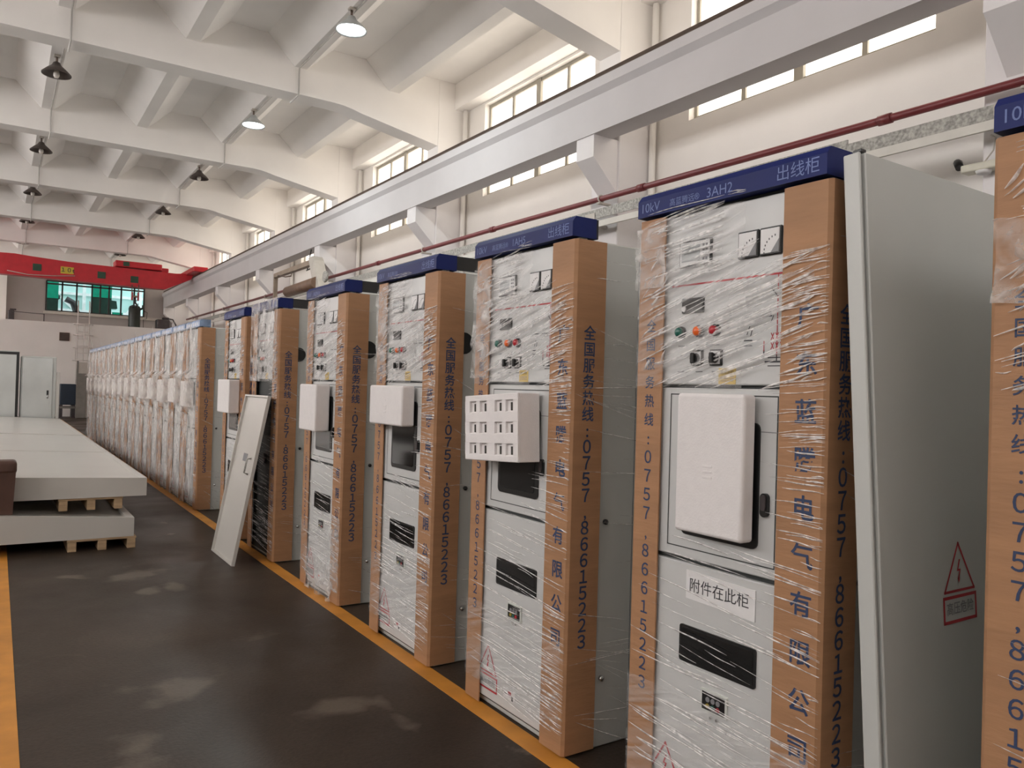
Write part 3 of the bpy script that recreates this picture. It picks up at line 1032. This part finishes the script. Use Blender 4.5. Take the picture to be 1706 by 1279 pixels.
def header_mesh(kind, ident=''):
    m = MB()
    mat = 'blue_film' if kind == 'film' else 'blue_paint'
    m.prism([(-.03, 2.20), (-.03, 2.262), (-.012, 2.285), (.10, 2.285), (.10, 2.20)], 'y', .0, W, mat)
    if kind == 'plain':
        m.box(.1, .11, 0.0, W, 2.20, 2.283, 'black_plastic')
    if kind == 'black':
        m.box(.101, .32, .0, .012, 2.205, 2.283, 'black_plastic'); m.box(.101, .32, W - .012, W, 2.205, 2.283, 'black_plastic')
    if kind != 'film':
        X = -.0312
        m.text('10kV', .048, front_m(X, .735, 2.231), 'header_ink')
        m.text('高蓝腾远®', .030, front_m(X, .565, 2.229), 'header_ink')
        if ident:
            m.text(ident, .048, front_m(X, .405, 2.231), 'header_ink')
        m.text('出线柜', .052, front_m(X, .10, 2.231), 'header_ink')
    else:
        for i in range(6):
            m.box(-.0315, -.0305, .1 + i * .11, .15 + i * .11, 2.215, 2.25, 'white_label')
    return m.mesh('header')


HD = {k: header_mesh(*v) for k, v in dict(a=('plain', '3AH2'), b=('plain', '1AH5'), c=('black', ''), film=('film', ''), d=('plain', '')).items()}


def body_mesh(louvre=False, hole=True, open_front=False):
    m = MB()
    D = 1.50
    m.box(.02, .035, .02, W - .02, .03, H, 'dark_gap')
    m.box(.03, D, .012, W - .012, 0.0, H - .004, 'grey_side', bev=.006)
    m.box(.018, .06, .012, .03, 0.02, H, 'grey_side'); m.box(.018, .06, W - .03, W - .012, 0.02, H, 'grey_side')
    # door panels pressed into the side
    m.box(.36, .364, .0105, .013, .05, H - .05, 'grey_print')
    for z in (.30, .98):
        m.lathe([(.012, 0), (.012, -.012), (.0, -.014)], .20, z, 'chrome' if z < .5 else 'black_plastic', 10, 'y', .011)
    if hole:
        m.lathe([(.062, -.004), (.062, .0)], .165, 1.80, 'black_plastic', 20, 'y', .0115)
    if louvre:
        m.box(.245, .62, .007, .0125, 1.575, 2.10, 'dark_inside', bev=.002)
        for i in range(11):
            m.box(.26, .60, .004, .0085, 1.60 + i * .045, 1.615 + i * .045, 'red_pipe' if i < 5 else 'machine_dark')
    return m.mesh('body')


BODY = {'plain': body_mesh(), 'louvre': body_mesh(True), 'clean': body_mesh(False, False)}


def slab(m, y0, y1, z0, z1, x0, x1, mat, bev=.004):
    m.box(x0, x1, y0, y1, z0, z1, mat, bev=bev)


def rrect(m, yc0, yc1, z0, z1, r, x0, x1, mat, seg=4):
    pts = []
    for cx, cz, a0 in ((yc1 - r, z1 - r, 0), (yc0 + r, z1 - r, 90), (yc0 + r, z0 + r, 180), (yc1 - r, z0 + r, 270)):
        for i in range(seg + 1):
            a = math.radians(a0 + 90 * i / seg)
            pts.append((cx + r * math.cos(a), cz + r * math.sin(a)))
    m.prism(pts, 'x', x0, x1, mat)


def make_part_meshes():
    P = {}
    # instrument door
    m = MB()
    slab(m, .03, W - .03, 1.580, 2.185, .002, .03, 'grey_paint')
    X = .0012
    M = front_m(X, 0, 0)
    st = lambda a, b, w, mat: strip(m, M, (-a[0], a[1]), (-b[0], b[1]), w, mat)
    st((.64, 1.932), (.14, 1.932), .006, RED)
    st((.183, 1.93), (.183, 1.885), .0035, RED); st((.205, 1.885), (.183, 1.86), .0035, 'black_print'); st((.183, 1.86), (.183, 1.80), .0035, RED)
    st((.198, 1.80), (.205, 1.785), .003, 'black_print'); st((.183, 1.795), (.183, 1.675), .0035, RED)
    st((.183, 1.675), (.183, 1.66), .004, 'black_print')
    st((.225, 1.655), (.165, 1.655), .006, 'black_print'); st((.215, 1.668), (.17, 1.668), .003, 'black_print'); st((.215, 1.642), (.165, 1.642), .003, 'black_print')
    for y in (.165, .183, .20):
        for z in (1.705, 1.735):
            st((y - .005, z - .01), (y + .005, z + .01), .003, RED); st((y + .005, z - .01), (y - .005, z + .01), .003, RED)
    st((.232, 1.72), (.232, 1.69), .003, RED); st((.232, 1.69), (.232, 1.67), .005, 'black_print')
    for y in (.290, .225):
        st((y + .02, 1.80), (y - .02, 1.80), .004, 'black_print')
    st((.29, 1.77), (.30, 1.745), .003, 'black_print'); st((.28, 1.76), (.285, 1.74), .003, 'black_print'); st((.31, 1.725), (.28, 1.725), .004, 'black_print'); st((.31, 1.708), (.28, 1.708), .004, 'grey_print')
    for y in (.589, .503, .43):
        for z in (1.716, 1.625):
            st((y + .014, z), (y - .014, z), .004, 'grey_print')
    P['instrument_door'] = m.mesh('instrument_door')
    m = MB(); slab(m, .456, .606, 1.993, 2.087, -.006, .004, 'black_plastic', .003); slab(m, .462, .600, 1.999, 2.081, -.0085, -.005, 'meter_white', .002)
    slab(m, .505, .590, 2.012, 2.068, -.0092, -.008, 'meter_screen', 0)
    for i in range(2):
        for j in range(4):
            m.box(-.010, -.008, .470 + i * .014, .478 + i * .014, 2.012 + j * .016, 2.020 + j * .016, 'grey_print')
    P['protection_relay'] = m.mesh('protection_relay')
    for nm, a in (('panel_meter', .170), ):
        m = MB(); slab(m, a, a + .083, 1.993, 2.082, -.008, .004, 'black_plastic', .003); slab(m, a + .006, a + .077, 1.999, 2.076, -.0105, -.007, 'white_label', .001)
        m.prism([(a + .006, 1.999), (a + .036, 1.999), (a + .006, 2.040)], 'x', -.0116, -.010, 'grey_print')
        for i in range(7):
            t = math.radians(100 + 14 * i)
            m.box(-.0114, -.0104, a + .012 - math.cos(t) * .05 - .0015, a + .012 - math.cos(t) * .05 + .0015, 2.0 + math.sin(t) * .05, 2.006 + math.sin(t) * .05, 'black_print')
        P[nm] = m.mesh(nm)
    m = MB(); slab(m, .486, .588, 1.830, 1.884, -.006, .004, 'black_plastic', .003); slab(m, .494, .580, 1.838, 1.876, -.0068, -.005, 'dark_inside', 0); m.lathe([(.010, -.012), (.010, -.006)], .572, 1.846, 'white_label', 10, 'x')
    P['status_display'] = m.mesh('status_display')
    for nm, mat in (('g', 'green_button'), ('o', 'orange_button'), ('r', 'red_button')):
        m = MB(); m.lathe([(.021, .002), (.021, -.008), (.018, -.010)], 0, 0, 'black_plastic', 18, 'x'); m.lathe([(.016, -.009), (.016, -.020), (.010, -.025), (.0, -.026)], 0, 0, mat, 18, 'x')
        P['btn_' + nm] = m.mesh('indicator_button')
    m = MB(); slab(m, .400, .452, 1.645, 1.700, -.006, .004, 'black_plastic', .002); slab(m, .405, .447, 1.650, 1.695, -.0072, -.005, 'meter_white', .001); m.lathe([(.018, -.006), (.016, -.022)], .426, 1.671, 'black_plastic', 16, 'x'); m.box(-.032, -.02, .418, .434, 1.653, 1.689, 'black_plastic', bev=.003)
    P['rotary_switch'] = m.mesh('rotary_switch')
    m = MB(); m.box(0, .0012, .341, .414, 1.582, 1.636, 'yellow_label'); m.text('使用须知', .014, front_m(-.0008, .378, 1.622), 'black_print')
    for i in range(3):
        m.box(-.0006, 0, .35, .405, 1.592 + i * .007, 1.5945 + i * .007, 'tan_metal')
    P['yellow_notice'] = m.mesh('yellow_notice')
    # middle door with its window
    m = MB(); slab(m, .03, W - .03, .972, 1.568, .002, .03, 'grey_paint')
    y0, y1, z0, z1 = .172, .632, 1.008, 1.545
    M = front_m(.0008, 0, 0)
    for a, b in (((y0, z0), (y1, z0)), ((y1, z0), (y1, z1)), ((y1, z1), (y0, z1)), ((y0, z1), (y0, z0))):
        strip(m, M, (-a[0], a[1]), (-b[0], b[1]), .004, 'dark_gap')
    strip(m, M, (-y0, 1.432), (-.24, 1.432), .003, 'grey_print')
    P['breaker_door'] = m.mesh('breaker_door')
    m = MB(); rrect(m, .235, .565, 1.056, 1.46, .022, -.004, .004, 'black_plastic'); rrect(m, .262, .548, 1.08, 1.44, .016, -.0052, -.003, 'dark_glass')
    P['breaker_window'] = m.mesh('breaker_window')
    m = MB(); rrect(m, .194, .224, 1.165, 1.240, .0145, -.010, .003, 'black_plastic', 6); rrect(m, .200, .218, 1.185, 1.235, .008, -.015, -.009, 'machine_dark', 5)
    P['door_latch'] = m.mesh('door_latch')
    # lower door
    m = MB(); slab(m, .03, W - .03, .045, .955, .002, .03, 'grey_paint')
    warning_marks(m, front_m(.0008, .615, .172), .155)
    P['cable_door'] = m.mesh('cable_door')
    m = MB(); rrect(m, .229, .557, .615, .742, .010, -.004, .004, 'black_plastic'); rrect(m, .238, .548, .624, .733, .006, -.005, -.003, 'dark_glass')
    P['viewing_window'] = m.mesh('viewing_window')
    m = MB(); slab(m, .338, .452, .478, .552, -.005, .004, 'white_frame', .002); slab(m, .346, .444, .485, .545, -.0058, -.004, 'black_plastic', 0)
    for y, mt in ((.418, 'yellow_lamp'), (.396, 'green_button'), (.374, 'red_button')):
        m.lathe([(.008, -.009), (.008, -.005)], y, .500, mt, 10, 'x'); m.lathe([(.009, -.008), (.009, -.005)], y, .521, 'grey_print', 10, 'x')
    for y in (.382, .408):
        m.lathe([(.005, -.004), (.005, .003)], y, .462, 'chrome', 8, 'x')
    P['live_indicator'] = m.mesh('live_indicator')
    m = MB(); m.box(.0, .0014, .375, .470, .10, .145, 'white_label'); m.box(-.0008, .0001, .405, .430, .125, .140, 'red_button'); m.box(-.0008, .0001, .388, .402, .103, .122, 'black_print'); m.box(-.0008, .0001, .44, .46, .122, .127, 'grey_print')
    P['data_sticker'] = m.mesh('data_sticker')
    return P


PM = make_part_meshes()


def crease(m, plane, a, b, w, off, jit=.002):
    """One bunched ridge of stretch film from a to b, tapering to both ends."""
    n = 9
    A, B = Vector(a), Vector(b)
    d = (B - A)
    L = d.length
    d.normalize()
    nr = Vector((-d.y, d.x))
    ph = random.uniform(0, 6)
    rows = []
    tilt = random.uniform(-.9, .9)
    for i in range(n + 1):
        t = i / n
        p = A + d * (L * t) + nr * (math.sin(ph + t * 5) * jit)
        ww = w * (math.sin(math.pi * (0.04 + .92 * t)) ** .8)
        h = ww * 1.0
        row = []
        for s, hh in ((-1, 0), (.2 * tilt, h), (1, 0)):
            q = p + nr * (s * ww)
            o = off + hh
            row.append(m.bm.verts.new((-o, q.x, q.y) if plane == 'front' else (q.x, -o, q.y)))
        rows.append(row)
    fs = []
    for r0, r1 in zip(rows, rows[1:]):
        for k in range(2):
            fs.append(m.bm.faces.new((r0[k], r0[k + 1], r1[k + 1], r1[k])))
    m._paint(fs, 'film_crease', True)


def film_mesh(seed, dens=1.0, side=True, rects=()):
    """The visible creases of the film wound round one cabinet."""
    random.seed(seed)
    m = MB()

    def add(z0, z1, num, slope, ya=.0, yb=.78, wmin=.0008, wmax=.0026, off=.02):
        for _ in range(int(num * dens)):
            z = random.uniform(z0, z1)
            y = random.uniform(ya, yb)
            ln = random.uniform(.12, .55)
            e = max(ya - .01, y - ln)
            s = slope + random.uniform(-.05, .05)
            if any(y > r[0] and e < r[1] and max(z, z + s * (y - e)) > r[2] and min(z, z + s * (y - e)) < r[3] for r in rects):
                continue
            crease(m, 'front', (y, z), (e, z + s * (y - e)), random.uniform(wmin, wmax), off)
    add(1.56, 1.92, 95, .30, .05, .80, .0012, .0042)
    add(1.95, 2.18, 34, .13, .40, .80, .0012, .005)
    add(1.56, 2.0, 40, .10, .0, .22, .001, .003)
    add(1.38, 1.58, 40, .08, .0, .30)
    add(1.05, 1.40, 34, -.03, .0, .30)
    add(.62, 1.05, 38, -.10, .0, .80, .001, .003)
    add(.10, .62, 85, -.06, .0, .80, .001, .0038)
    add(2.198, 2.215, 5, .0, .3, .8, .0008, .002, .034)
    for _ in range(int(26 * dens)):     # folds hugging the left corner guard
        z = random.uniform(1.55, 2.15)
        y = random.uniform(.66, .79)
        crease(m, 'front', (y, z), (y - random.uniform(.02, .09), z + random.uniform(.0, .06)), random.uniform(.002, .006), .018)
    if side:
        for _ in range(int(46 * dens)):
            z = random.choice((random.uniform(1.1, 2.15), random.uniform(.1, 2.1), random.uniform(.1, .5)))
            x = random.uniform(.0, .35)
            crease(m, 'side', (x, z), (x + random.uniform(.12, .8), z + random.uniform(-.16, .02)), random.uniform(.0008, .0026), .012)
    return m.mesh('film_crease')


FILM = [film_mesh(37), film_mesh(11, rects=[(.22, .55, 1.07, 1.56)]), film_mesh(23, rects=[(.17, .70, 1.19, 1.56)]), film_mesh(37, 1.15, rects=[(.22, .72, 1.29, 1.56)]),
        film_mesh(41, rects=[(.23, .63, 1.19, 1.56)]), film_mesh(43), film_mesh(47, rects=[(.10, .60, 1.21, 1.58)])]
CAB_GROUP = 'shrink-wrapped switchgear cabinets standing apart along the yellow line'
XF = 2.03


def cabinet(y0, label, head='b', body='plain', film=0, note=False, full=True, mid_hidden=False, door=True, third=True):
    r = thing('switchgear_cabinet', (XF, y0, 0), label, 'cabinet', CAB_GROUP)
    put('body', BODY[body], r)
    h = put('header', HD[head], r)
    d = put('instrument_door', PM['instrument_door'], r)
    put('protection_relay', PM['protection_relay'], d)
    put('panel_meter', PM['panel_meter'], d)
    put('panel_meter', PM['panel_meter'], d, (0, .088, 0))
    if third:
        put('panel_meter', PM['panel_meter'], d, (0, -.088, 0))
    put('status_display', PM['status_display'], d)
    for nm, y in (('g', .589), ('o', .503), ('r', .430)):
        put('indicator_button', PM['btn_' + nm], d, (0, y, 1.765))
    put('rotary_switch', PM['rotary_switch'], d)
    put('rotary_switch', PM['rotary_switch'], d, (0, .085, 0))
    put('yellow_notice', PM['yellow_notice'], d)
    if door:
        b = put('breaker_door', PM['breaker_door'], r)
        put('breaker_window', PM['breaker_window'], b)
        put('door_latch', PM['door_latch'], b)
        c = put('cable_door', PM['cable_door'], r)
        put('viewing_window', PM['viewing_window'], c)
        put('live_indicator', PM['live_indicator'], c)
        put('data_sticker', PM['data_sticker'], c)
        if note:
            m = MB()
            m.hexa([(-.001, .238, .826), (.001, .238, .826), (.001, .534, .836), (-.001, .534, .836), (-.001, .238, .926), (.001, .238, .926), (.001, .534, .934), (-.001, .534, .934)], 'white_label')
            m.text('附件在此柜', .052, front_m(-.002, .39, .882), 'black_print')
            m.build('paper_note', c)
    else:
        m = MB()
        m.box(.026, .032, .04, W - .04, .05, 1.56, 'dark_inside')
        m.box(-.002, .026, .03, .05, .05, 1.56, 'grey_side'); m.box(-.002, .026, W - .05, W - .03, .05, 1.56, 'grey_side')
        m.box(.0, .026, .05, W - .05, 1.05, 1.08, 'machine_dark'); m.box(.0, .026, .05, W - .05, .60, .63, 'machine_dark')
        m.lathe([(.05, .0), (.05, .026)], .42, .86, 'machine_dark', 16, 'x')
        m.build('open_bay', r)
    put('cardboard_guard', G_RIGHT, r)
    put('cardboard_guard', G_LEFT, r)
    if film is not None:
        put('film_crease', FILM[film], r)
    return r


CB = [0.13, 1.385, 2.585, 3.80, 5.15, 6.68, 7.78]
c0 = cabinet(CB[0], 'cabinet past the leaning grey panel, only its cardboard corner and blue header end in view', 'd', 'clean', 0)
c1 = cabinet(CB[1], 'grey switchgear cabinet with a paper note and tall smooth foam block on its doors', 'a', 'plain', 1, note=True, third=False)
c2 = cabinet(CB[2], 'grey switchgear cabinet carrying the foam block with twelve slotted pockets', 'b', 'clean', 2)
c3 = cabinet(CB[3], 'grey switchgear cabinet with a dark louvred opening in its side', 'c', 'louvre', 3)
c4 = cabinet(CB[4], 'grey switchgear cabinet with torn film bunched at its foot by the yellow line', 'c', 'plain', 4)
c5 = cabinet(CB[5], 'switchgear cabinet with a dark open lower bay behind the leaning door', 'c', 'plain', 5, door=False)
c6 = cabinet(CB[6], 'grey switchgear cabinet between the leaning door and the long film-wrapped row', 'd', 'plain', 6)

# bunched film at the foot of the fourth cabinet and over the corner of the first
def crumple(name, parent, y0, y1, z0, z1, x, amp, ny=16, nz=22, seed=1, mat='film_clear', side=False, bulge=None):
    m = MB()
    V = []
    for j in range(nz + 1):
        row = []
        for i in range(ny + 1):
            y = y0 + (y1 - y0) * i / ny
            z = z0 + (z1 - z0) * j / nz
            q = Vector((y * 9 + seed * 7.3, z * 7, seed))
            d = noise.noise(q) * amp + noise.noise(q * 2.7) * amp * .6
            xx = x - abs(d) - (bulge(y, z) if bulge else 0)
            row.append(m.bm.verts.new((xx, y + noise.noise(q + Vector((5, 1, 2))) * amp * .6, z + noise.noise(q + Vector((1, 8, 2))) * amp * .6) if not side else (y, xx, z)))
        V.append(row)
    fs = []
    for j in range(nz):
        for i in range(ny):
            fs.append(m.bm.faces.new((V[j][i], V[j][i + 1], V[j + 1][i + 1], V[j + 1][i])))
    m._paint(fs, mat, True)
    bmesh.ops.triangulate(m.bm, faces=fs)
    return m.build(name, parent)


crumple('bunched_film', c4, .12, .66, .01, .26, -.016, .035, seed=3)
crumple('bunched_film', c4, -.02, .18, .10, .62, -.018, .022, seed=4)
for cab_ in (c1, c2, c3, c4):
    crumple('film_sheet', cab_, .30, .80, 1.57, 2.18, -.0185, .004, nz=14, seed=15, mat='film_streak')
    crumple('film_sheet', cab_, .02, .80, .12, .50, -.0185, .004, nz=14, seed=16, mat='film_streak')
crumple('bunched_film', c0, .64, .795, 1.78, 1.98, -.018, .03, seed=5)
crumple('bunched_film', c1, .66, .815, 1.93, 2.16, -.016, .012, seed=6)
crumple('bunched_film', c2, .66, .815, 1.60, 2.14, -.016, .02, seed=7)
crumple('bunched_film', c3, .66, .815, 1.62, 2.14, -.016, .02, seed=8)
crumple('film_cover', c5, -.01, .81, 1.56, 2.29, -.036, .006, seed=9, mat='film_clear')

# foam blocks held by the film
def foam(root_y, y0, y1, z0, z1, d, label, pockets=False, emboss=False):
    f = MB()
    x1 = XF - .0155
    d -= .0065
    cy, cz = (y0 + y1) / 2, (z0 + z1) / 2
    hy, hz = (y1 - y0) / 2, (z1 - z0) / 2
    if not pockets:
        f.box(-d, 0, -hy, hy, -hz, hz, 'foam', bev=.012, seg=3)
    if emboss:
        for s in (.0, .018, .036):
            f.box(-d - .002, -d + .002, -.02, .02, -.045 + s, -.037 + s, 'foam', bev=.001)
        f.lathe([(.012, -.002), (.008, .001), (0, .001)], .0, .03, 'foam', 12, 'x', -d)
    if not pockets:
        o = f.build('foam_block', None, (x1, cy, cz))
        return tag(o, label, 'foam block', 'white foam blocks on the cabinet doors')
    t = thing('foam_block', (x1, cy, cz), label, 'foam block', 'white foam blocks on the cabinet doors')
    dp = .013
    f.box(-d + dp, 0, -hy, hy, -hz, hz, 'foam', bev=.003)
    cols, rows, pw, ph = (.155, .062, -.068, -.160), (.098, .0, -.098), .030, .025
    ye = [-hy] + [v for c in sorted(cols) for v in (c - pw, c + pw)] + [hy]
    ze = [-hz] + [v for c in sorted(rows) for v in (c - ph, c + ph)] + [hz]
    for q in range(0, len(ze), 2):      # bars between the rows
        f.box(-d, -d + dp + .001, -hy, hy, ze[q], ze[q + 1], 'foam', bev=.003)
    for q in range(0, len(ye), 2):      # bars between the columns
        for zq in range(1, len(ze) - 1, 2):
            f.box(-d + .0006, -d + dp + .001, ye[q], ye[q + 1], ze[zq] - .003, ze[zq + 1] + .003, 'foam')
    f.build('block', t)
    for z in rows:
        for y in cols:
            p = MB(); p.box(-d + dp - .0022, -d + dp + .001, y - .010, y + .004, z - .022, z + .015, 'foam_hole', bev=.0008)
            p.build('slot_pocket', t)
    return t


foam(CB[1], 1.625, 1.915, 1.08, 1.549, .066, 'tall smooth white foam block on the cabinet door above the paper note', emboss=True)
fb2 = foam(CB[2], 2.80, 3.255, 1.215, 1.52, .125, 'white foam block with twelve slotted pockets on a cabinet door', pockets=True)
fb2.rotation_euler.x = math.radians(-3.2)
foam(CB[3], 4.04, 4.50, 1.315, 1.55, .09, 'white foam block on the cabinet with the louvred side', emboss=True)
foam(CB[4], 5.405, 5.76, 1.205, 1.545, .115, 'plain white foam block on the cabinet with film bunched at its foot')
foam(CB[6], 7.90, 8.36, 1.235, 1.57, .115, 'plain white foam block just above the top of the leaning door')

# ------------------------------------------------------------------ the loose side panel and the loose door
lpnl = thing('side_panel', (XF - .012, 1.15, 0), 'tall loose grey side panel with a red warning triangle leaning against a cabinet', 'panel')
ang = math.atan2(.145, 2.25)
m = MB()
Hh, D = 2.252, 1.42
m.box(.03, D, -.0, .012, .0, Hh, 'grey_side')
m.box(.0, .012, .002, .052, .0, Hh, 'grey_side', bev=.003)
m.box(.012, .03, .030, .038, .0, Hh, 'grey_side')
m.box(.022, .034, -.004, .034, .0, Hh, 'grey_side', bev=.003)
m.box(.03, D, .012, .05, Hh - .012, Hh, 'grey_side')
m.box(D - .012, D, .0, .05, .0, Hh, 'grey_side')
warning_marks(m, side_m(.445, -.0012, .975), .172)
m.build('sheet', lpnl)
m = MB(); m.box(.012, .035, .0, .03, Hh, Hh + .012, 'black_plastic', bev=.003); m.build('rubber_stop', lpnl)
lpnl.rotation_euler.x = -ang

ld = thing('loose_door', (1.704, 6.70, 0), 'narrow grey cabinet door leaning against the cabinet with the open lower bay', 'door')
m = MB()
wd, hd, t = .73, 1.455, .022
m.box(0, .006, 0, wd, 0, hd, 'panel_paint')
for q in ((0, .016, 0, hd), (wd - .016, wd, 0, hd)):
    m.box(-t, 0, q[0], q[1], q[2], q[3], 'panel_paint')
m.box(-t, 0, .016, wd - .016, 0, .016, 'panel_paint'); m.box(-t, 0, .016, wd - .016, hd - .016, hd, 'panel_paint')
m.build('sheet', ld)
m = MB(); m.box(-.003, 0, .30, .42, .86, .93, 'grey_print'); m.build('rating_plate', ld)
m = MB(); m.tube([(0, .17, .76), (-.035, .17, .77), (-.035, .17, .89), (0, .17, .90)], .008, 'galvanised', 8); m.build('pull_handle', ld)
m = MB()
for z in (.3, .9, 1.2):
    m.tube([(-.012, wd + .001, z), (-.012, wd + .012, z), (-.012, wd + .012, z + .06)], .005, 'galvanised', 6)
m.build('hinge_pin', ld)
ld.rotation_euler.y = math.asin(.262 / 1.455)

# ------------------------------------------------------------------ the long wrapped row
random.seed(99)
ROW_Y, PITCH, NROW = 9.78, .872, 15


def row_film(seed):
    fb_ = lambda y, z: .10 * max(0, min(1, (z - 1.13) / .06, (1.67 - z) / .06)) * max(0, min(1, (y - .10) / .05, (.68 - y) / .05))
    m = MB()
    ny, nz = 22, 54
    V = []
    for j in range(nz + 1):
        row = []
        for i in range(ny + 1):
            y = -.006 + .822 * i / ny
            z = .03 + 2.18 * j / nz
            q = Vector((y * 11 + seed * 5.1, z * 2.0, seed * 3.3))
            d = abs(noise.noise(q)) * .045 + abs(noise.noise(q * 2.3)) * .03
            row.append(m.bm.verts.new((-.020 - d - fb_(y, z), y, z)))
        V.append(row)
    fs = []
    for j in range(nz):
        for i in range(ny):
            yy, zz = -.006 + .822 * (i + .5) / ny, .03 + 2.18 * (j + .5) / nz
            if .125 < yy < .655 and 1.18 < zz < 1.62:
                continue        # the foam block shows here
            fs.append(m.bm.faces.new((V[j][i], V[j][i + 1], V[j + 1][i + 1], V[j + 1][i])))
    m._paint(fs, 'film_sheet', True)
    bmesh.ops.triangulate(m.bm, faces=fs)
    return m.mesh('stretch_film')


RF = [row_film(s) for s in (1, 2, 3, 4)]
SIDE_FILM = film_mesh(55, 1.3)


def row_crease(seed):
    random.seed(seed)
    m = MB()
    for y in (.05, .11, .70, .78):      # long ropes of film down the edges
        crease(m, 'front', (y, .08), (y + .03, 2.17), .003, .045)
    for _ in range(34):
        z = random.choice((random.uniform(.1, 1.15), random.uniform(.1, 1.15), random.uniform(1.6, 2.15)))
        y = random.uniform(.03, .80)
        dy, dz = random.uniform(-.09, .05), random.uniform(.08, .32)
        if z < 1.2 < z + dz:
            continue
        crease(m, 'front', (y, z), (max(.01, min(.81, y + dy)), z + dz), random.uniform(.002, .007), random.uniform(.05, .075))
    return m.mesh('film_crease')


RC = [row_crease(201), row_crease(202)]
for i in range(NROW):
    y = ROW_Y + PITCH * i
    if i == 0:
        lab = 'film-wrapped cabinet with one bare cardboard corner at the aisle end of the long row'
    elif i == NROW - 1:
        lab = 'film-wrapped cabinet ending the long row by the white block wall'
    else:
        lab = 'film-wrapped cabinet, %s in the long row counted from its bare cardboard corner' % ORD[i]
    r = thing('wrapped_cabinet', (XF, y, 0), lab, 'cabinet', 'film-wrapped cabinets in the long tight row')
    put('body', BODY['clean'], r)
    put('header', HD['film'], r)
    put('instrument_door', PM['instrument_door'], r)
    put('breaker_door', PM['breaker_door'], r)
    put('cable_door', PM['cable_door'], r)
    put('cardboard_guard', G_RIGHT, r)
    put('cardboard_guard', G_LEFT, r)
    o = put('stretch_film', RF[i % 4], r)
    put('film_crease', RC[i % 2], r)
    if i == 0:
        o.scale.y = .80
        o.location.y = .17
        put('film_crease', SIDE_FILM, r)
    hw = .18 if i == 0 else .225
    f = MB(); f.box(-.092, 0, -hw, hw, -.16, .16, 'foam_wrapped', bev=.012, seg=2)
    fo = f.build('foam_block', None, (XF - .008, y + (.48 if i == 0 else .39), 1.40 + random.uniform(-.02, .02)))
    tag(fo, ('film-covered foam block, %s along the long row from its bare cardboard corner' % ORD[i]), 'foam block', 'foam blocks under the film of the long row')
